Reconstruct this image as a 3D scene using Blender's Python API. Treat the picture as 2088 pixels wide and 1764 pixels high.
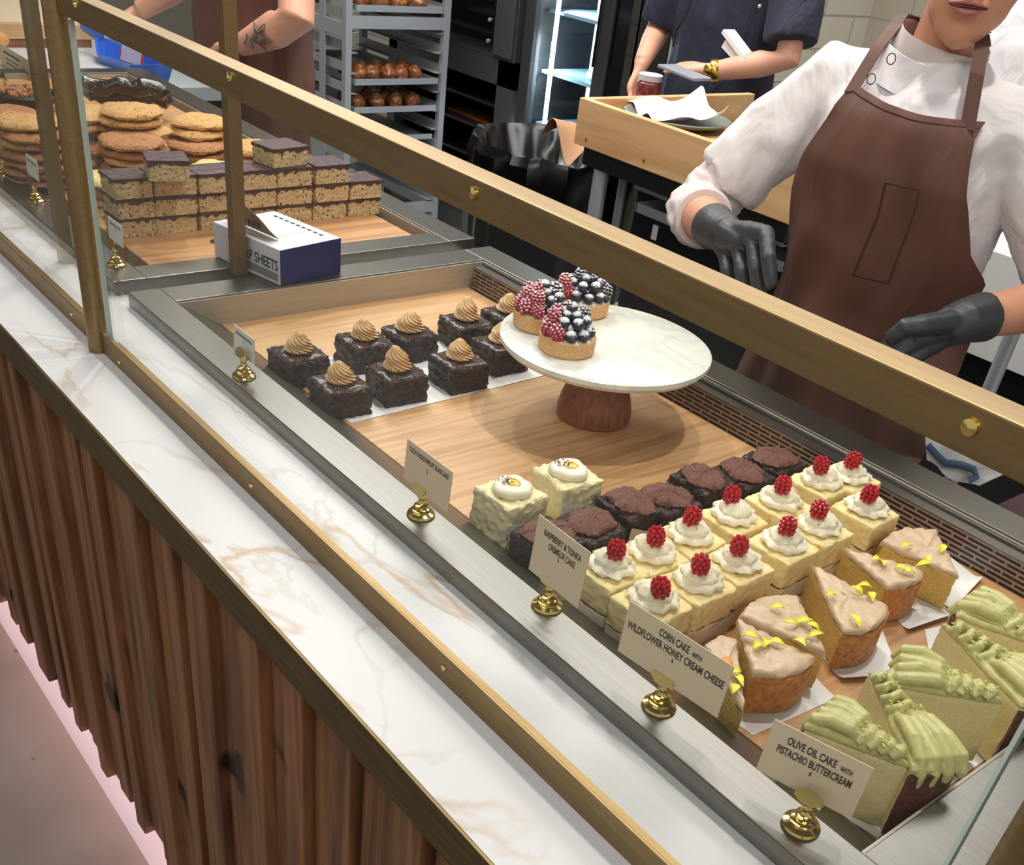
import bpy, bmesh, math, random
from mathutils import Vector, Matrix, noise
PI = math.pi
scene = bpy.context.scene
for o in list(bpy.data.objects): bpy.data.objects.remove(o)
COL = scene.collection
# ---------------------------------------------------------------- camera
# axes of the camera in the room: x along the counter, y across it towards the staff, z up (metres, floor = 0)
RT = Vector((0.61501661, 0.78082809, 0.10982741))
DN = Vector((0.52200145, -0.2987832, -0.79890118))
FW = Vector((-0.5909899, 0.54866756, -0.59135002))
EYE = Vector((0, 0, 1.5))
FPX, CX, CY = 2087.72, 1033.18, 1255.27
cam_d = bpy.data.cameras.new('camera'); cam = bpy.data.objects.new('camera', cam_d); COL.objects.link(cam)
M = Matrix((RT, -DN, -FW)).transposed().to_4x4(); M.translation = EYE
cam.matrix_world = M
cam_d.sensor_fit = 'HORIZONTAL'; cam_d.sensor_width = 36; cam_d.lens = 36 * FPX / 2088
cam_d.shift_x = (1044 - CX) / 2088; cam_d.shift_y = (CY - 882) / 2088
cam_d.clip_start = 0.02; cam_d.clip_end = 60
scene.camera = cam
scene.view_settings.view_transform = 'Standard'; scene.view_settings.look = 'None'
scene.view_settings.exposure = -0.2; scene.view_settings.gamma = 1.0
scene.view_settings.use_curve_mapping = False
scene.cycles.use_denoising = True
scene.cycles.max_bounces = 8; scene.cycles.transparent_max_bounces = 16
scene.cycles.sample_clamp_indirect = 6
scene.cycles.caustics_reflective = False; scene.cycles.caustics_refractive = False
# ---------------------------------------------------------------- world and lights
wld = bpy.data.worlds.new('room_light'); scene.world = wld; wld.use_nodes = True
wld.node_tree.nodes['Background'].inputs[0].default_value = (1.0, 0.97, 0.93, 1)
wld.node_tree.nodes['Background'].inputs[1].default_value = 0.62
def area(name, loc, target, size, power, col=(1, .95, .88), size_y=None):
    l = bpy.data.lights.new(name, 'AREA'); l.energy = power; l.color = col; l.size = size
    if size_y: l.shape = 'RECTANGLE'; l.size_y = size_y
    o = bpy.data.objects.new(name, l); COL.objects.link(o); o.location = loc
    o.rotation_euler = (Vector(target) - Vector(loc)).to_track_quat('-Z', 'Y').to_euler()
    return o
area('ceiling_panel_light', (-1.2, -.6, 2.95), (-1.2, .2, 0), 2.8, 46, (1, .97, .94), 1.0)
area('front_fill_light', (1.3, -.5, 2.9), (-.9, .7, .9), 1.6, 44, (1, .97, .94), 1.2)  # unseen soft fill, added to brighten the sides facing the camera
area('kitchen_panel_light', (-3.4, 1.9, 2.95), (-3.4, 1.9, 0), 2.2, 95, (1, .98, .96), 1.2)
area('kitchen_panel_light', (-1.5, 2.7, 2.95), (-1.3, 2.2, 0), 1.8, 56, (1, .98, .96), 1.1)
area('spot_lamp', (-0.66, 1.22, 2.75), (-0.80, 0.90, 0.9), .07, 16, (1, .94, .86))
area('spot_lamp', (-1.22, 1.30, 2.75), (-1.0, 0.85, 0.9), .07, 10, (1, .94, .86))
area('spot_lamp', (-2.2, 1.15, 2.75), (-1.95, 0.9, 0.9), .07, 14, (1, .94, .86))
area('plinth_glow_light', (-1.2, .50, .060), (-1.2, -.4, -.30), 3.4, 7, (1, .56, .57), .03)
# ---------------------------------------------------------------- helpers
def ray(px, py):
    return RT * ((px - CX) / FPX) + DN * ((py - CY) / FPX) + FW
def P(px, py, x=None, y=None, z=None):
    """the point seen at a pixel of the photograph, on the plane x=, y= or z="""
    r = ray(px, py)
    t = (x / r.x) if x is not None else (y / r.y) if y is not None else ((z - 1.5) / r.z)
    return EYE + r * t
def lin(c):
    return tuple(((v / 255) / 12.92 if v / 255 <= .04045 else ((v / 255 + .055) / 1.055) ** 2.4) for v in c) + (1,)
MATS = {}
def nodes_of(name):
    m = bpy.data.materials.new(name); m.use_nodes = True
    nt = m.node_tree; b = nt.nodes['Principled BSDF']; MATS[name] = m
    return m, nt, b
def mat(name, col, rough=.5, metal=0, coat=0, sss=0, emit=None, estr=0, spec=None, bump=0, bscale=200, sheen=0, var=0, vscale=8):
    m, nt, b = nodes_of(name)
    b.inputs['Base Color'].default_value = lin(col); b.inputs['Roughness'].default_value = rough
    b.inputs['Metallic'].default_value = metal; b.inputs['Coat Weight'].default_value = coat
    if sss: b.inputs['Subsurface Weight'].default_value = sss; b.inputs['Subsurface Radius'].default_value = (.01, .006, .004); b.inputs['Subsurface Scale'].default_value = .5
    if spec is not None: b.inputs['Specular IOR Level'].default_value = spec
    if sheen: b.inputs['Sheen Weight'].default_value = sheen
    if emit: b.inputs['Emission Color'].default_value = lin(emit); b.inputs['Emission Strength'].default_value = estr
    tc = nt.nodes.new('ShaderNodeTexCoord')
    if bump:
        n = nt.nodes.new('ShaderNodeTexNoise'); n.inputs['Scale'].default_value = bscale; n.inputs['Detail'].default_value = 3
        bp = nt.nodes.new('ShaderNodeBump'); bp.inputs['Strength'].default_value = bump; bp.inputs['Distance'].default_value = .002
        nt.links.new(tc.outputs['Object'], n.inputs['Vector']); nt.links.new(n.outputs['Fac'], bp.inputs['Height']); nt.links.new(bp.outputs['Normal'], b.inputs['Normal'])
    if var:
        n = nt.nodes.new('ShaderNodeTexNoise'); n.inputs['Scale'].default_value = vscale; n.inputs['Detail'].default_value = 4
        nt.links.new(tc.outputs['Object'], n.inputs['Vector'])
        r = nt.nodes.new('ShaderNodeValToRGB'); r.color_ramp.elements[0].position = .3; r.color_ramp.elements[1].position = .7
        r.color_ramp.elements[0].color = lin([max(0, c * (1 - var)) for c in col]); r.color_ramp.elements[1].color = lin([min(255, c * (1 + var)) for c in col])
        nt.links.new(n.outputs['Fac'], r.inputs[0]); nt.links.new(r.outputs[0], b.inputs['Base Color'])
    return m
def nmat(name, stops, scale=(1, 1, 1), nscale=5, detail=4, dist=0, rough=.5, metal=0, bump=0, bdist=.002, coat=0, kind='noise', coord='Object', sss=0, rough2=None, spots=None):
    """colour ramp over stretched noise; spots = (scale, threshold, colour, softness) lays flecks over it"""
    m, nt, b = nodes_of(name); L = nt.links.new
    tc = nt.nodes.new('ShaderNodeTexCoord'); mp = nt.nodes.new('ShaderNodeMapping'); mp.inputs['Scale'].default_value = scale
    oi = nt.nodes.new('ShaderNodeObjectInfo'); va = nt.nodes.new('ShaderNodeVectorMath'); va.operation = 'ADD'
    mu = nt.nodes.new('ShaderNodeMath'); mu.operation = 'MULTIPLY'; mu.inputs[1].default_value = 3.7; L(oi.outputs['Random'], mu.inputs[0]); L(tc.outputs[coord], va.inputs[0]); L(mu.outputs[0], va.inputs[1])
    L(va.outputs[0], mp.inputs['Vector'])
    if kind == 'noise':
        n = nt.nodes.new('ShaderNodeTexNoise'); n.inputs['Scale'].default_value = nscale; n.inputs['Detail'].default_value = detail; n.inputs['Distortion'].default_value = dist; out = n.outputs['Fac']
    else:
        n = nt.nodes.new('ShaderNodeTexVoronoi'); n.inputs['Scale'].default_value = nscale; out = n.outputs['Distance']
    L(mp.outputs[0], n.inputs['Vector'])
    r = nt.nodes.new('ShaderNodeValToRGB'); cr = r.color_ramp
    while len(cr.elements) < len(stops): cr.elements.new(.5)
    for e, (p, c) in zip(cr.elements, stops): e.position = p; e.color = lin(c)
    L(out, r.inputs[0]); colr = r.outputs[0]
    hgt = out
    if spots:
        for (ss, th, sc, soft) in spots:
            v = nt.nodes.new('ShaderNodeTexNoise'); v.inputs['Scale'].default_value = ss; v.inputs['Detail'].default_value = 2
            L(va.outputs[0], v.inputs['Vector'])
            q = nt.nodes.new('ShaderNodeMapRange'); q.inputs['From Min'].default_value = th; q.inputs['From Max'].default_value = th + soft
            L(v.outputs['Fac'], q.inputs['Value'])
            mx = nt.nodes.new('ShaderNodeMix'); mx.data_type = 'RGBA'; L(q.outputs[0], mx.inputs['Factor']); L(colr, mx.inputs[6]); mx.inputs[7].default_value = lin(sc); colr = mx.outputs[2]
    L(colr, b.inputs['Base Color'])
    b.inputs['Roughness'].default_value = rough; b.inputs['Metallic'].default_value = metal; b.inputs['Coat Weight'].default_value = coat
    if coat: b.inputs['Coat Roughness'].default_value = .15
    if sss: b.inputs['Subsurface Weight'].default_value = sss; b.inputs['Subsurface Radius'].default_value = (.01, .007, .004); b.inputs['Subsurface Scale'].default_value = .5
    if bump:
        bp = nt.nodes.new('ShaderNodeBump'); bp.inputs['Strength'].default_value = bump; bp.inputs['Distance'].default_value = bdist
        L(hgt, bp.inputs['Height']); L(bp.outputs['Normal'], b.inputs['Normal'])
    return m
class MB:
    def __init__(s): s.bm = bmesh.new(); s.curved = False
    def box(s, a, b, bevel=0):
        v = [s.bm.verts.new((x, y, z)) for z in (a[2], b[2]) for y in (a[1], b[1]) for x in (a[0], b[0])]
        f = [s.bm.faces.new([v[i] for i in q]) for q in ((0, 2, 3, 1), (4, 5, 7, 6), (0, 1, 5, 4), (2, 6, 7, 3), (0, 4, 6, 2), (1, 3, 7, 5))]
        if bevel: bmesh.ops.bevel(s.bm, geom=list({e for q in f for e in q.edges}), offset=bevel, segments=2, affect='EDGES', profile=.5)
        return s
    def obox(s, c, size, rot=None, bevel=0):
        n0 = set(s.bm.verts); h = [q / 2 for q in size]
        s.box([-q for q in h], h, bevel)
        nv = [v for v in s.bm.verts if v not in n0]
        Mx = Matrix.Translation(Vector(c)) @ (rot.to_4x4() if rot else Matrix.Identity(4))
        for v in nv: v.co = Mx @ v.co
        return s
    def ring(s, c, u, w, ru, rw, n): return [s.bm.verts.new(c + u * (ru * math.cos(2 * PI * k / n)) + w * (rw * math.sin(2 * PI * k / n))) for k in range(n)]
    def skin(s, rings, cap=True):
        n = len(rings[0])
        for a, b in zip(rings, rings[1:]):
            for k in range(n):
                s.bm.faces.new((a[k], a[(k + 1) % n], b[(k + 1) % n], b[k]))
        if cap:
            s.bm.faces.new(list(reversed(rings[0]))); s.bm.faces.new(rings[-1])
        return s
    def tube(s, pts, rad, n=12, cap=True, up=None):
        s.curved = True
        pts = [Vector(p) for p in pts]; rings = []
        if not isinstance(rad, (list, tuple)): rad = [rad] * len(pts)
        pu = Vector(up) if up else None
        for i, p in enumerate(pts):
            t = (pts[min(i + 1, len(pts) - 1)] - pts[max(i - 1, 0)])
            if t.length < 1e-9: t = Vector((0, 0, 1))
            t.normalize()
            if pu is None: pu = Vector((0, 0, 1)) if abs(t.z) < .9 else Vector((1, 0, 0))
            u = (pu - t * pu.dot(t))
            if u.length < 1e-6: u = t.orthogonal()
            u.normalize(); w = t.cross(u)
            if not up: pu = u
            r = rad[i]; r = r if isinstance(r, (list, tuple)) else (r, r)
            rings.append(s.ring(p, u, w, r[0], r[1], n))
        return s.skin(rings, cap)
    def lathe(s, prof, n=24, c=(0, 0, 0), f=None):
        s.curved = True
        c = Vector(c); rings = []
        for (r, z) in prof:
            rg = []
            for k in range(n):
                a = 2 * PI * k / n; rr = max(r, 1e-5)
                if f: rr *= f(a, z, r)
                rg.append(s.bm.verts.new(c + Vector((rr * math.cos(a), rr * math.sin(a), z))))
            rings.append(rg)
        return s.skin(rings)
    def sph(s, c, r, sub=2, rot=None):
        s.curved = True
        r = r if isinstance(r, (list, tuple)) else (r, r, r)
        Mx = Matrix.Translation(Vector(c)) @ (rot.to_4x4() if rot else Matrix.Identity(4)) @ Matrix.Diagonal((*r, 1))
        bmesh.ops.create_icosphere(s.bm, subdivisions=sub, radius=1, matrix=Mx); return s
    def grid(s, f, nu, nv):
        s.curved = True
        g = [[s.bm.verts.new(f(i / nu, j / nv)) for i in range(nu + 1)] for j in range(nv + 1)]
        for j in range(nv):
            for i in range(nu): s.bm.faces.new((g[j][i], g[j][i + 1], g[j + 1][i + 1], g[j + 1][i]))
        return s
    def sheet(s, f, nu, nv, th=.001):
        """a surface with thickness"""
        n0 = set(s.bm.faces); s.grid(f, nu, nv)
        fs = [q for q in s.bm.faces if q not in n0]
        bmesh.ops.recalc_face_normals(s.bm, faces=fs)
        bmesh.ops.solidify(s.bm, geom=fs, thickness=th); return s
    def prism(s, pts, z0, z1, bevel=0):
        a = [s.bm.verts.new((p[0], p[1], z0)) for p in pts]; b = [s.bm.verts.new((p[0], p[1], z1)) for p in pts]
        n = len(pts); fs = [s.bm.faces.new(list(reversed(a))), s.bm.faces.new(b)]
        for k in range(n): fs.append(s.bm.faces.new((a[k], a[(k + 1) % n], b[(k + 1) % n], b[k])))
        if bevel: bmesh.ops.bevel(s.bm, geom=list({e for q in fs for e in q.edges}), offset=bevel, segments=2, affect='EDGES', profile=.5)
        return s
    def rough(s, amp, freq, seed=0, axis=None):
        s.curved = True
        s.bm.normal_update(); o = Vector((seed * 3.7, seed * 1.3, seed * 7.1))
        for v in s.bm.verts:
            d = noise.fractal(v.co * freq + o, 1.0, 2.0, 3) * amp
            v.co += (Vector(axis) if axis else v.normal) * d
        return s
    def xf(s, Mx):
        for v in s.bm.verts: v.co = Mx @ v.co
        return s
    def build(s, name, m, parent=None, sharp=35, local=False):
        bm = s.bm
        bmesh.ops.recalc_face_normals(bm, faces=bm.faces[:])
        me = bpy.data.meshes.new(name)
        if parent is not None and not local:
            for v in bm.verts: v.co -= WL(parent)
        bm.to_mesh(me); bm.free()
        for p in me.polygons: p.use_smooth = s.curved
        if s.curved: me.set_sharp_from_angle(angle=math.radians(sharp))
        me.materials.append(MATS[m] if isinstance(m, str) else m)
        o = bpy.data.objects.new(name, me); COL.objects.link(o)
        if parent is not None: o.parent = parent
        return o
def WL(o):
    v = Vector((0, 0, 0))
    while o is not None: v += o.location; o = o.parent
    return v
def tag(o, label=None, cat=None, group=None, kind=None):
    if label: o['label'] = label
    if cat: o['category'] = cat
    if group: o['group'] = group
    if kind: o['kind'] = kind
    return o
def thing(name, label, cat, loc=(0, 0, 0), rz=0, group=None):
    o = bpy.data.objects.new(name, None); COL.objects.link(o); o.location = loc; o.rotation_euler = (0, 0, rz); o.empty_display_size = .02
    return tag(o, label, cat, group)
def dup(root, loc, rz=0, label=None, scale=None, rot=None):
    """a copy of a thing with copies of its parts and sub-parts"""
    def cp(o, par):
        c = o.copy(); COL.objects.link(c); c.parent = par
        for ch in o.children: cp(ch, c)
        return c
    r = cp(root, None); r.location = loc; r.rotation_euler = rot or (0, 0, rz)
    if scale: r.scale = (scale, scale, scale)
    if label: r['label'] = label
    return r
def remesh(o, voxel, smooth=4, factor=.5):
    """melt the shells of an object into one continuous surface"""
    md = o.modifiers.new('r', 'REMESH'); md.mode = 'VOXEL'; md.voxel_size = voxel; md.use_smooth_shade = True
    sm = o.modifiers.new('s', 'SMOOTH'); sm.iterations = smooth; sm.factor = factor
    dg = bpy.context.evaluated_depsgraph_get(); dg.update()
    me = bpy.data.meshes.new_from_object(o.evaluated_get(dg)); o.modifiers.clear()
    old = o.data; mats = list(old.materials); o.data = me
    me.materials.clear()
    for q in mats: me.materials.append(q)
    for p in me.polygons: p.use_smooth = True
    return o
# ---------------------------------------------------------------- materials of the room
nmat('board_wood', [(.2, (150, 100, 60)), (.38, (190, 144, 96)), (.52, (210, 168, 120)), (.66, (200, 154, 104)), (.85, (158, 108, 66))], scale=(34, 1.6, 10), nscale=1.6, detail=6, dist=.9, rough=.42, bump=.05, bdist=.001)
nmat('board_wood_dark', [(.2, (132, 88, 52)), (.42, (184, 134, 86)), (.6, (204, 154, 104)), (.85, (152, 104, 64))], scale=(30, 1.6, 10), nscale=1.6, detail=6, dist=.9, rough=.45, bump=.05, bdist=.001)
nmat('tray_wood', [(.2, (188, 142, 92)), (.5, (212, 170, 120)), (.8, (226, 188, 138))], scale=(1.2, 6, 14), nscale=2.2, detail=5, dist=.5, rough=.5)
nmat('foot_wood', [(.2, (92, 50, 28)), (.5, (136, 82, 50)), (.8, (158, 100, 64))], scale=(10, 10, 1.2), nscale=16, detail=6, dist=.6, rough=.4)
nmat('walnut', [(.2, (104, 58, 34)), (.5, (142, 86, 54)), (.8, (166, 106, 70))], scale=(10, 10, 1.4), nscale=3, detail=5, dist=.6, rough=.35)
nmat('slat_wood', [(.22, (50, 31, 19)), (.42, (100, 65, 40)), (.6, (132, 90, 57)), (.8, (84, 52, 31))], scale=(14, 8, .7), nscale=3.1, detail=7, dist=.8, rough=.5, bump=.08, bdist=.002, spots=[(7, .66, (30, 16, 10), .05)])
nmat('steel', [(.3, (120, 117, 111)), (.7, (128, 125, 119))], scale=(2, 60, 60), nscale=6, rough=.34, metal=1, bump=.006, bdist=.0004)
nmat('steel_y', [(.3, (176, 166, 150)), (.7, (186, 176, 160))], scale=(60, 2, 60), nscale=6, rough=.5, metal=.35, bump=.006, bdist=.0004)
nmat('steel_dark', [(.3, (96, 94, 90)), (.7, (120, 117, 112))], scale=(2, 40, 40), nscale=6, rough=.38, metal=1)
nmat('brass_frame', [(.3, (136, 115, 80)), (.7, (150, 127, 90))], scale=(3, 40, 40), nscale=5, rough=.45, metal=1, bump=.03, bdist=.0004)
nmat('brass_dark', [(.3, (96, 82, 56)), (.7, (120, 104, 70))], scale=(3, 30, 30), nscale=5, rough=.42, metal=1)
mat('brass_polished', (226, 200, 122), .14, 1)
mat('aluminium', (178, 182, 188), .4, .45)
mat('black', (16, 17, 19), .5); mat('black_gloss', (10, 11, 13), .12, coat=.3); mat('bag_plastic', (7, 8, 10), .24); mat('dark_grey', (46, 46, 48), .5); mat('white_cabinet', (206, 206, 204), .45)
mat('white_paper', (232, 230, 228), .65, bump=.2, bscale=60); mat('card', (216, 194, 162), .6); mat('card_white', (226, 222, 208), .6); mat('ink', (38, 34, 32), .6)
mat('grey_ink', (128, 128, 128), .7)
nmat('grey_floor', [(.3, (186, 190, 194)), (.7, (200, 203, 206))], nscale=2, rough=.35)
nmat('concrete', [(.25, (128, 121, 112)), (.5, (146, 138, 129)), (.75, (160, 152, 143))], nscale=3.2, detail=8, rough=.45, bump=.03, spots=[(26, .72, (104, 94, 86), .05)])
mat('ceiling_white', (120, 118, 114), .8); mat('wall_grey', (150, 144, 130), .7)
def glass_mat():
    m, nt, b = nodes_of('glass'); L = nt.links.new; out = nt.nodes['Material Output']
    tr = nt.nodes.new('ShaderNodeBsdfTransparent'); tr.inputs[0].default_value = (.955, .97, .962, 1)
    gl = nt.nodes.new('ShaderNodeBsdfGlossy'); gl.inputs['Roughness'].default_value = .01
    lw = nt.nodes.new('ShaderNodeLayerWeight'); lw.inputs['Blend'].default_value = .5
    pw = nt.nodes.new('ShaderNodeMath'); pw.operation = 'POWER'; pw.inputs[1].default_value = 4.0; L(lw.outputs['Facing'], pw.inputs[0])
    fr = nt.nodes.new('ShaderNodeMapRange'); fr.inputs['To Min'].default_value = .025; fr.inputs['To Max'].default_value = .8; L(pw.outputs[0], fr.inputs['Value'])
    mx = nt.nodes.new('ShaderNodeMixShader'); L(fr.outputs[0], mx.inputs[0]); L(tr.outputs[0], mx.inputs[1]); L(gl.outputs[0], mx.inputs[2]); L(mx.outputs[0], out.inputs[0])
glass_mat()
mat('glass_edge', (196, 214, 206), .15, 0, coat=.5)
def marble_mat(name, base, vein, vein2, vs=1.5, w=.016, rough=.36):
    m, nt, b = nodes_of(name); L = nt.links.new
    tc = nt.nodes.new('ShaderNodeTexCoord'); mp = nt.nodes.new('ShaderNodeMapping'); mp.inputs['Scale'].default_value = (1, 1.5, 1); mp.inputs['Rotation'].default_value = (0, 0, .5); mp.inputs['Location'].default_value = (1.37, .4, 0)
    L(tc.outputs['Object'], mp.inputs[0])
    def veins(sc, wd, det, dist):
        n = nt.nodes.new('ShaderNodeTexNoise'); n.inputs['Scale'].default_value = sc; n.inputs['Detail'].default_value = det; n.inputs['Distortion'].default_value = dist; L(mp.outputs[0], n.inputs['Vector'])
        a = nt.nodes.new('ShaderNodeMath'); a.operation = 'SUBTRACT'; a.inputs[1].default_value = .5; L(n.outputs['Fac'], a.inputs[0])
        c = nt.nodes.new('ShaderNodeMath'); c.operation = 'ABSOLUTE'; L(a.outputs[0], c.inputs[0])
        q = nt.nodes.new('ShaderNodeMapRange'); q.inputs['From Min'].default_value = wd; q.inputs['From Max'].default_value = 0; L(c.outputs[0], q.inputs['Value']); return q.outputs[0]
    v1 = veins(vs, w, 7, 1.1); v2 = veins(vs * 2.3, w * 1.6, 4, .9)
    k = nt.nodes.new('ShaderNodeTexNoise'); k.inputs['Scale'].default_value = vs * .9; L(mp.outputs[0], k.inputs['Vector'])
    kr = nt.nodes.new('ShaderNodeMapRange'); kr.inputs['From Min'].default_value = .42; kr.inputs['From Max'].default_value = .54; L(k.outputs['Fac'], kr.inputs['Value'])
    col = None
    for v, c, st in ((v1, vein, .80), (v2, vein2, .55)):
        mu = nt.nodes.new('ShaderNodeMath'); mu.operation = 'MULTIPLY'; L(v, mu.inputs[0]); L(kr.outputs[0], mu.inputs[1])
        m2 = nt.nodes.new('ShaderNodeMath'); m2.operation = 'MULTIPLY'; L(mu.outputs[0], m2.inputs[0]); m2.inputs[1].default_value = st
        mx = nt.nodes.new('ShaderNodeMix'); mx.data_type = 'RGBA'; L(m2.outputs[0], mx.inputs['Factor'])
        if col is None: mx.inputs[6].default_value = lin(base)
        else: L(col, mx.inputs[6])
        mx.inputs[7].default_value = lin(c); col = mx.outputs[2]
    L(col, b.inputs['Base Color']); b.inputs['Roughness'].default_value = rough
marble_mat('worktop_marble', (208, 206, 206), (178, 142, 98), (180, 166, 148), 1.7, .014)
marble_mat('plate_marble', (232, 231, 222), (206, 208, 200), (214, 214, 206), vs=7, w=.05, rough=.2)
def grille_mat():
    m, nt, b = nodes_of('grille'); L = nt.links.new
    tc = nt.nodes.new('ShaderNodeTexCoord'); sp = nt.nodes.new('ShaderNodeSeparateXYZ'); cb = nt.nodes.new('ShaderNodeCombineXYZ')
    L(tc.outputs['Object'], sp.inputs[0]); L(sp.outputs['X'], cb.inputs['X']); L(sp.outputs['Z'], cb.inputs['Y'])
    br = nt.nodes.new('ShaderNodeTexBrick'); L(cb.outputs[0], br.inputs['Vector']); br.inputs['Scale'].default_value = 1
    br.inputs['Brick Width'].default_value = .036; br.inputs['Row Height'].default_value = .0064; br.inputs['Mortar Size'].default_value = .0016; br.inputs['Mortar Smooth'].default_value = .1
    br.inputs['Color1'].default_value = lin((14, 12, 12)); br.inputs['Color2'].default_value = lin((18, 14, 14)); br.inputs['Mortar'].default_value = lin((150, 128, 116))
    L(br.outputs['Color'], b.inputs['Base Color']); b.inputs['Roughness'].default_value = .4; b.inputs['Metallic'].default_value = .1
grille_mat()
def brick_mat(name, c1, c2, mo, w, h, axis, ms=.004):
    m, nt, b = nodes_of(name); L = nt.links.new
    tc = nt.nodes.new('ShaderNodeTexCoord'); sp = nt.nodes.new('ShaderNodeSeparateXYZ'); cb = nt.nodes.new('ShaderNodeCombineXYZ')
    L(tc.outputs['Object'], sp.inputs[0]); L(sp.outputs[axis], cb.inputs['X']); L(sp.outputs['Z'], cb.inputs['Y'])
    br = nt.nodes.new('ShaderNodeTexBrick'); L(cb.outputs[0], br.inputs['Vector']); br.inputs['Scale'].default_value = 1
    br.inputs['Brick Width'].default_value = w; br.inputs['Row Height'].default_value = h; br.inputs['Mortar Size'].default_value = ms
    br.inputs['Color1'].default_value = lin(c1); br.inputs['Color2'].default_value = lin(c2); br.inputs['Mortar'].default_value = lin(mo)
    L(br.outputs['Color'], b.inputs['Base Color']); b.inputs['Roughness'].default_value = .5
    bp = nt.nodes.new('ShaderNodeBump'); bp.inputs['Strength'].default_value = .4; bp.inputs['Distance'].default_value = .004; bp.invert = True
    L(br.outputs['Fac'], bp.inputs['Height']); L(bp.outputs['Normal'], b.inputs['Normal'])
brick_mat('brick_x', (212, 206, 190), (218, 212, 198), (168, 160, 146), .40, .115, 'X')
brick_mat('brick_y', (206, 202, 184), (212, 208, 190), (166, 160, 146), .40, .115, 'Y')
brick_mat('brick_shaded', (164, 156, 138), (168, 160, 144), (150, 142, 126), .40, .115, 'X')  # the same brick made darker, with the wall's shade put into its colour
# ---------------------------------------------------------------- the room
def struct(name, bm, m): return tag(bm.build(name, m), kind='structure')
struct('floor', MB().box((-8, -4, -.06), (3, .37, 0)), 'concrete')
struct('floor_kitchen', MB().box((-8, .37, -.06), (3, 6, 0)), 'grey_floor')
struct('ceiling', MB().box((-8, -4, 3.0), (3, 6, 3.1)), 'ceiling_white')
struct('wall_back', MB().box((-8, 4.2, 0), (-3.02, 4.3, 3)), 'brick_x')
struct('wall_pier', MB().box((-3.02, 3.3, 0), (-2.78, 4.3, 3)), 'brick_y')
struct('wall_pier_face', MB().box((-3.5, 3.29, 0), (-2.77, 3.3, 3)), 'brick_x')
struct('wall_right', MB().box((-2.78, 4.1, 0), (3, 4.2, 3)), 'brick_shaded')
struct('wall_left', MB().box((-8, -4, 0), (-7.9, 4.2, 3)), 'wall_grey')
# ---------------------------------------------------------------- counter
XL, XR = -4.6, .35
ct = thing('counter', 'long service counter clad in vertical walnut slats under the marble top', 'counter', (-1.6, .6, 0))
MB().box((XL, .40, .09), (XR, 1.20, .85)).build('body', 'black', ct)
MB().box((XL, .52, 0), (XR, 1.16, .09)).build('plinth', 'dark_grey', ct)
sl = MB(); rnd = random.Random(4); x = XL; k = 0
while x < XR:
    w = [.050, .034, .042, .062, .036, .046][k % 6] * (.9 + .2 * rnd.random()); d = [.0, .016, .008, .022, .004, .018, .011][k % 7]
    sl.box((x + .0008, .372 + d, .07 - (.012 if k % 3 else 0)), (x + w - .0008, .41, .858), .0025); x += w; k += 1
sl.build('slat_cladding', 'slat_wood', ct)
wt = thing('worktop', 'white marble worktop with tan veins and a dark brass front edge', 'worktop', (-1.6, .6, .87))
sb = MB()
for a, b in (((XL, .356), (XR, .585)), ((XL, 1.167), (XR, 1.20)), ((XL, .585), (-3.05, 1.167)), ((-1.597, .585), (-1.445, 1.167)), ((-.048, .585), (XR, 1.167))): sb.box((a[0], a[1], .868), (b[0], b[1], .9))
sb.build('slab', 'worktop_marble', wt)
MB().box((XL, .353, .853), (XR, .3562, .8995)).build('edge_trim', 'brass_dark', wt)
# ---------------------------------------------------------------- drop-in display cases
ZB, ZR, ZM = .876, .922, .900
def case(x0, x1, rim0, rim1, label, yo0=.539, deep=True):
    """x0..x1 outer, rims rim0 / rim1 wide at the two ends"""
    t = thing('display_case', label, 'display case', ((x0 + x1) / 2, .88, ZM))
    yi0, ya, yl, yi1, yo1 = .588, .656, 1.133, 1.163, 1.222
    if not deep: ya = .620
    a, b = x0 + rim0, x1 - rim1; h = ZR
    f = MB()
    f.box((x0, yo0, ZM), (x1, yi0, h), .0012); f.box((x0, yi1, ZM), (x1, yo1, h), .0012)
    f.box((x0, yi0 - .0005, ZM), (a, yi1 + .0005, h - .0002), .0012); f.box((b, yi0 - .0005, ZM), (x1, yi1 + .0005, h - .0002), .0012)
    f.build('rim', 'steel', t)
    ap = MB()
    v = [ap.bm.verts.new(p) for p in ((a, yi0, h - .001), (b, yi0, h - .001), (b, ya, ZB), (a, ya, ZB), (a, yi0, ZB - .01), (b, yi0, ZB - .01), (b, ya, ZB - .01), (a, ya, ZB - .01))]
    for q in ((0, 1, 2, 3), (4, 7, 6, 5), (0, 4, 5, 1), (3, 2, 6, 7), (0, 3, 7, 4), (1, 5, 6, 2)): ap.bm.faces.new([v[i] for i in q])
    ap.build('front_apron', 'steel', t)
    w = MB(); w.box((a, yi0, ZB - .014), (a + .003, yi1 - .001, h - .003)); w.box((b - .003, yi0, ZB - .014), (b, yi1 - .001, h - .003))
    w.box((a + .003, yi1 - .003, ZB), (b - .003, yi1, h - .003)); w.box((a, yi0, ZB - .018), (b, yi1, ZB - .014))
    w.build('well_lining', 'steel_y', t)
    if not deep: return t, a, b
    g = MB().box((a + .012, yl, ZB - .01), (b - .002, yl + .0025, .9135)).build('grille', 'grille', t)
    l = MB(); l.box((a + .012, yl, .9135), (b - .002, yi1, .9155)); l.box((a + .012, yi1 - .010, .9155), (b - .002, yi1 - .006, .9185)); l.build('ledge', 'steel', t)
    return t, a, b
mc, MA_, MBX = case(-1.498, .34, .058, .54, 'steel drop-in display case holding the cakes and the marble cake stand')
fc, FA, FB = case(-3.10, -1.545, .058, .055, 'steel drop-in display case holding the cookies and cereal slices', .535, False)
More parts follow.
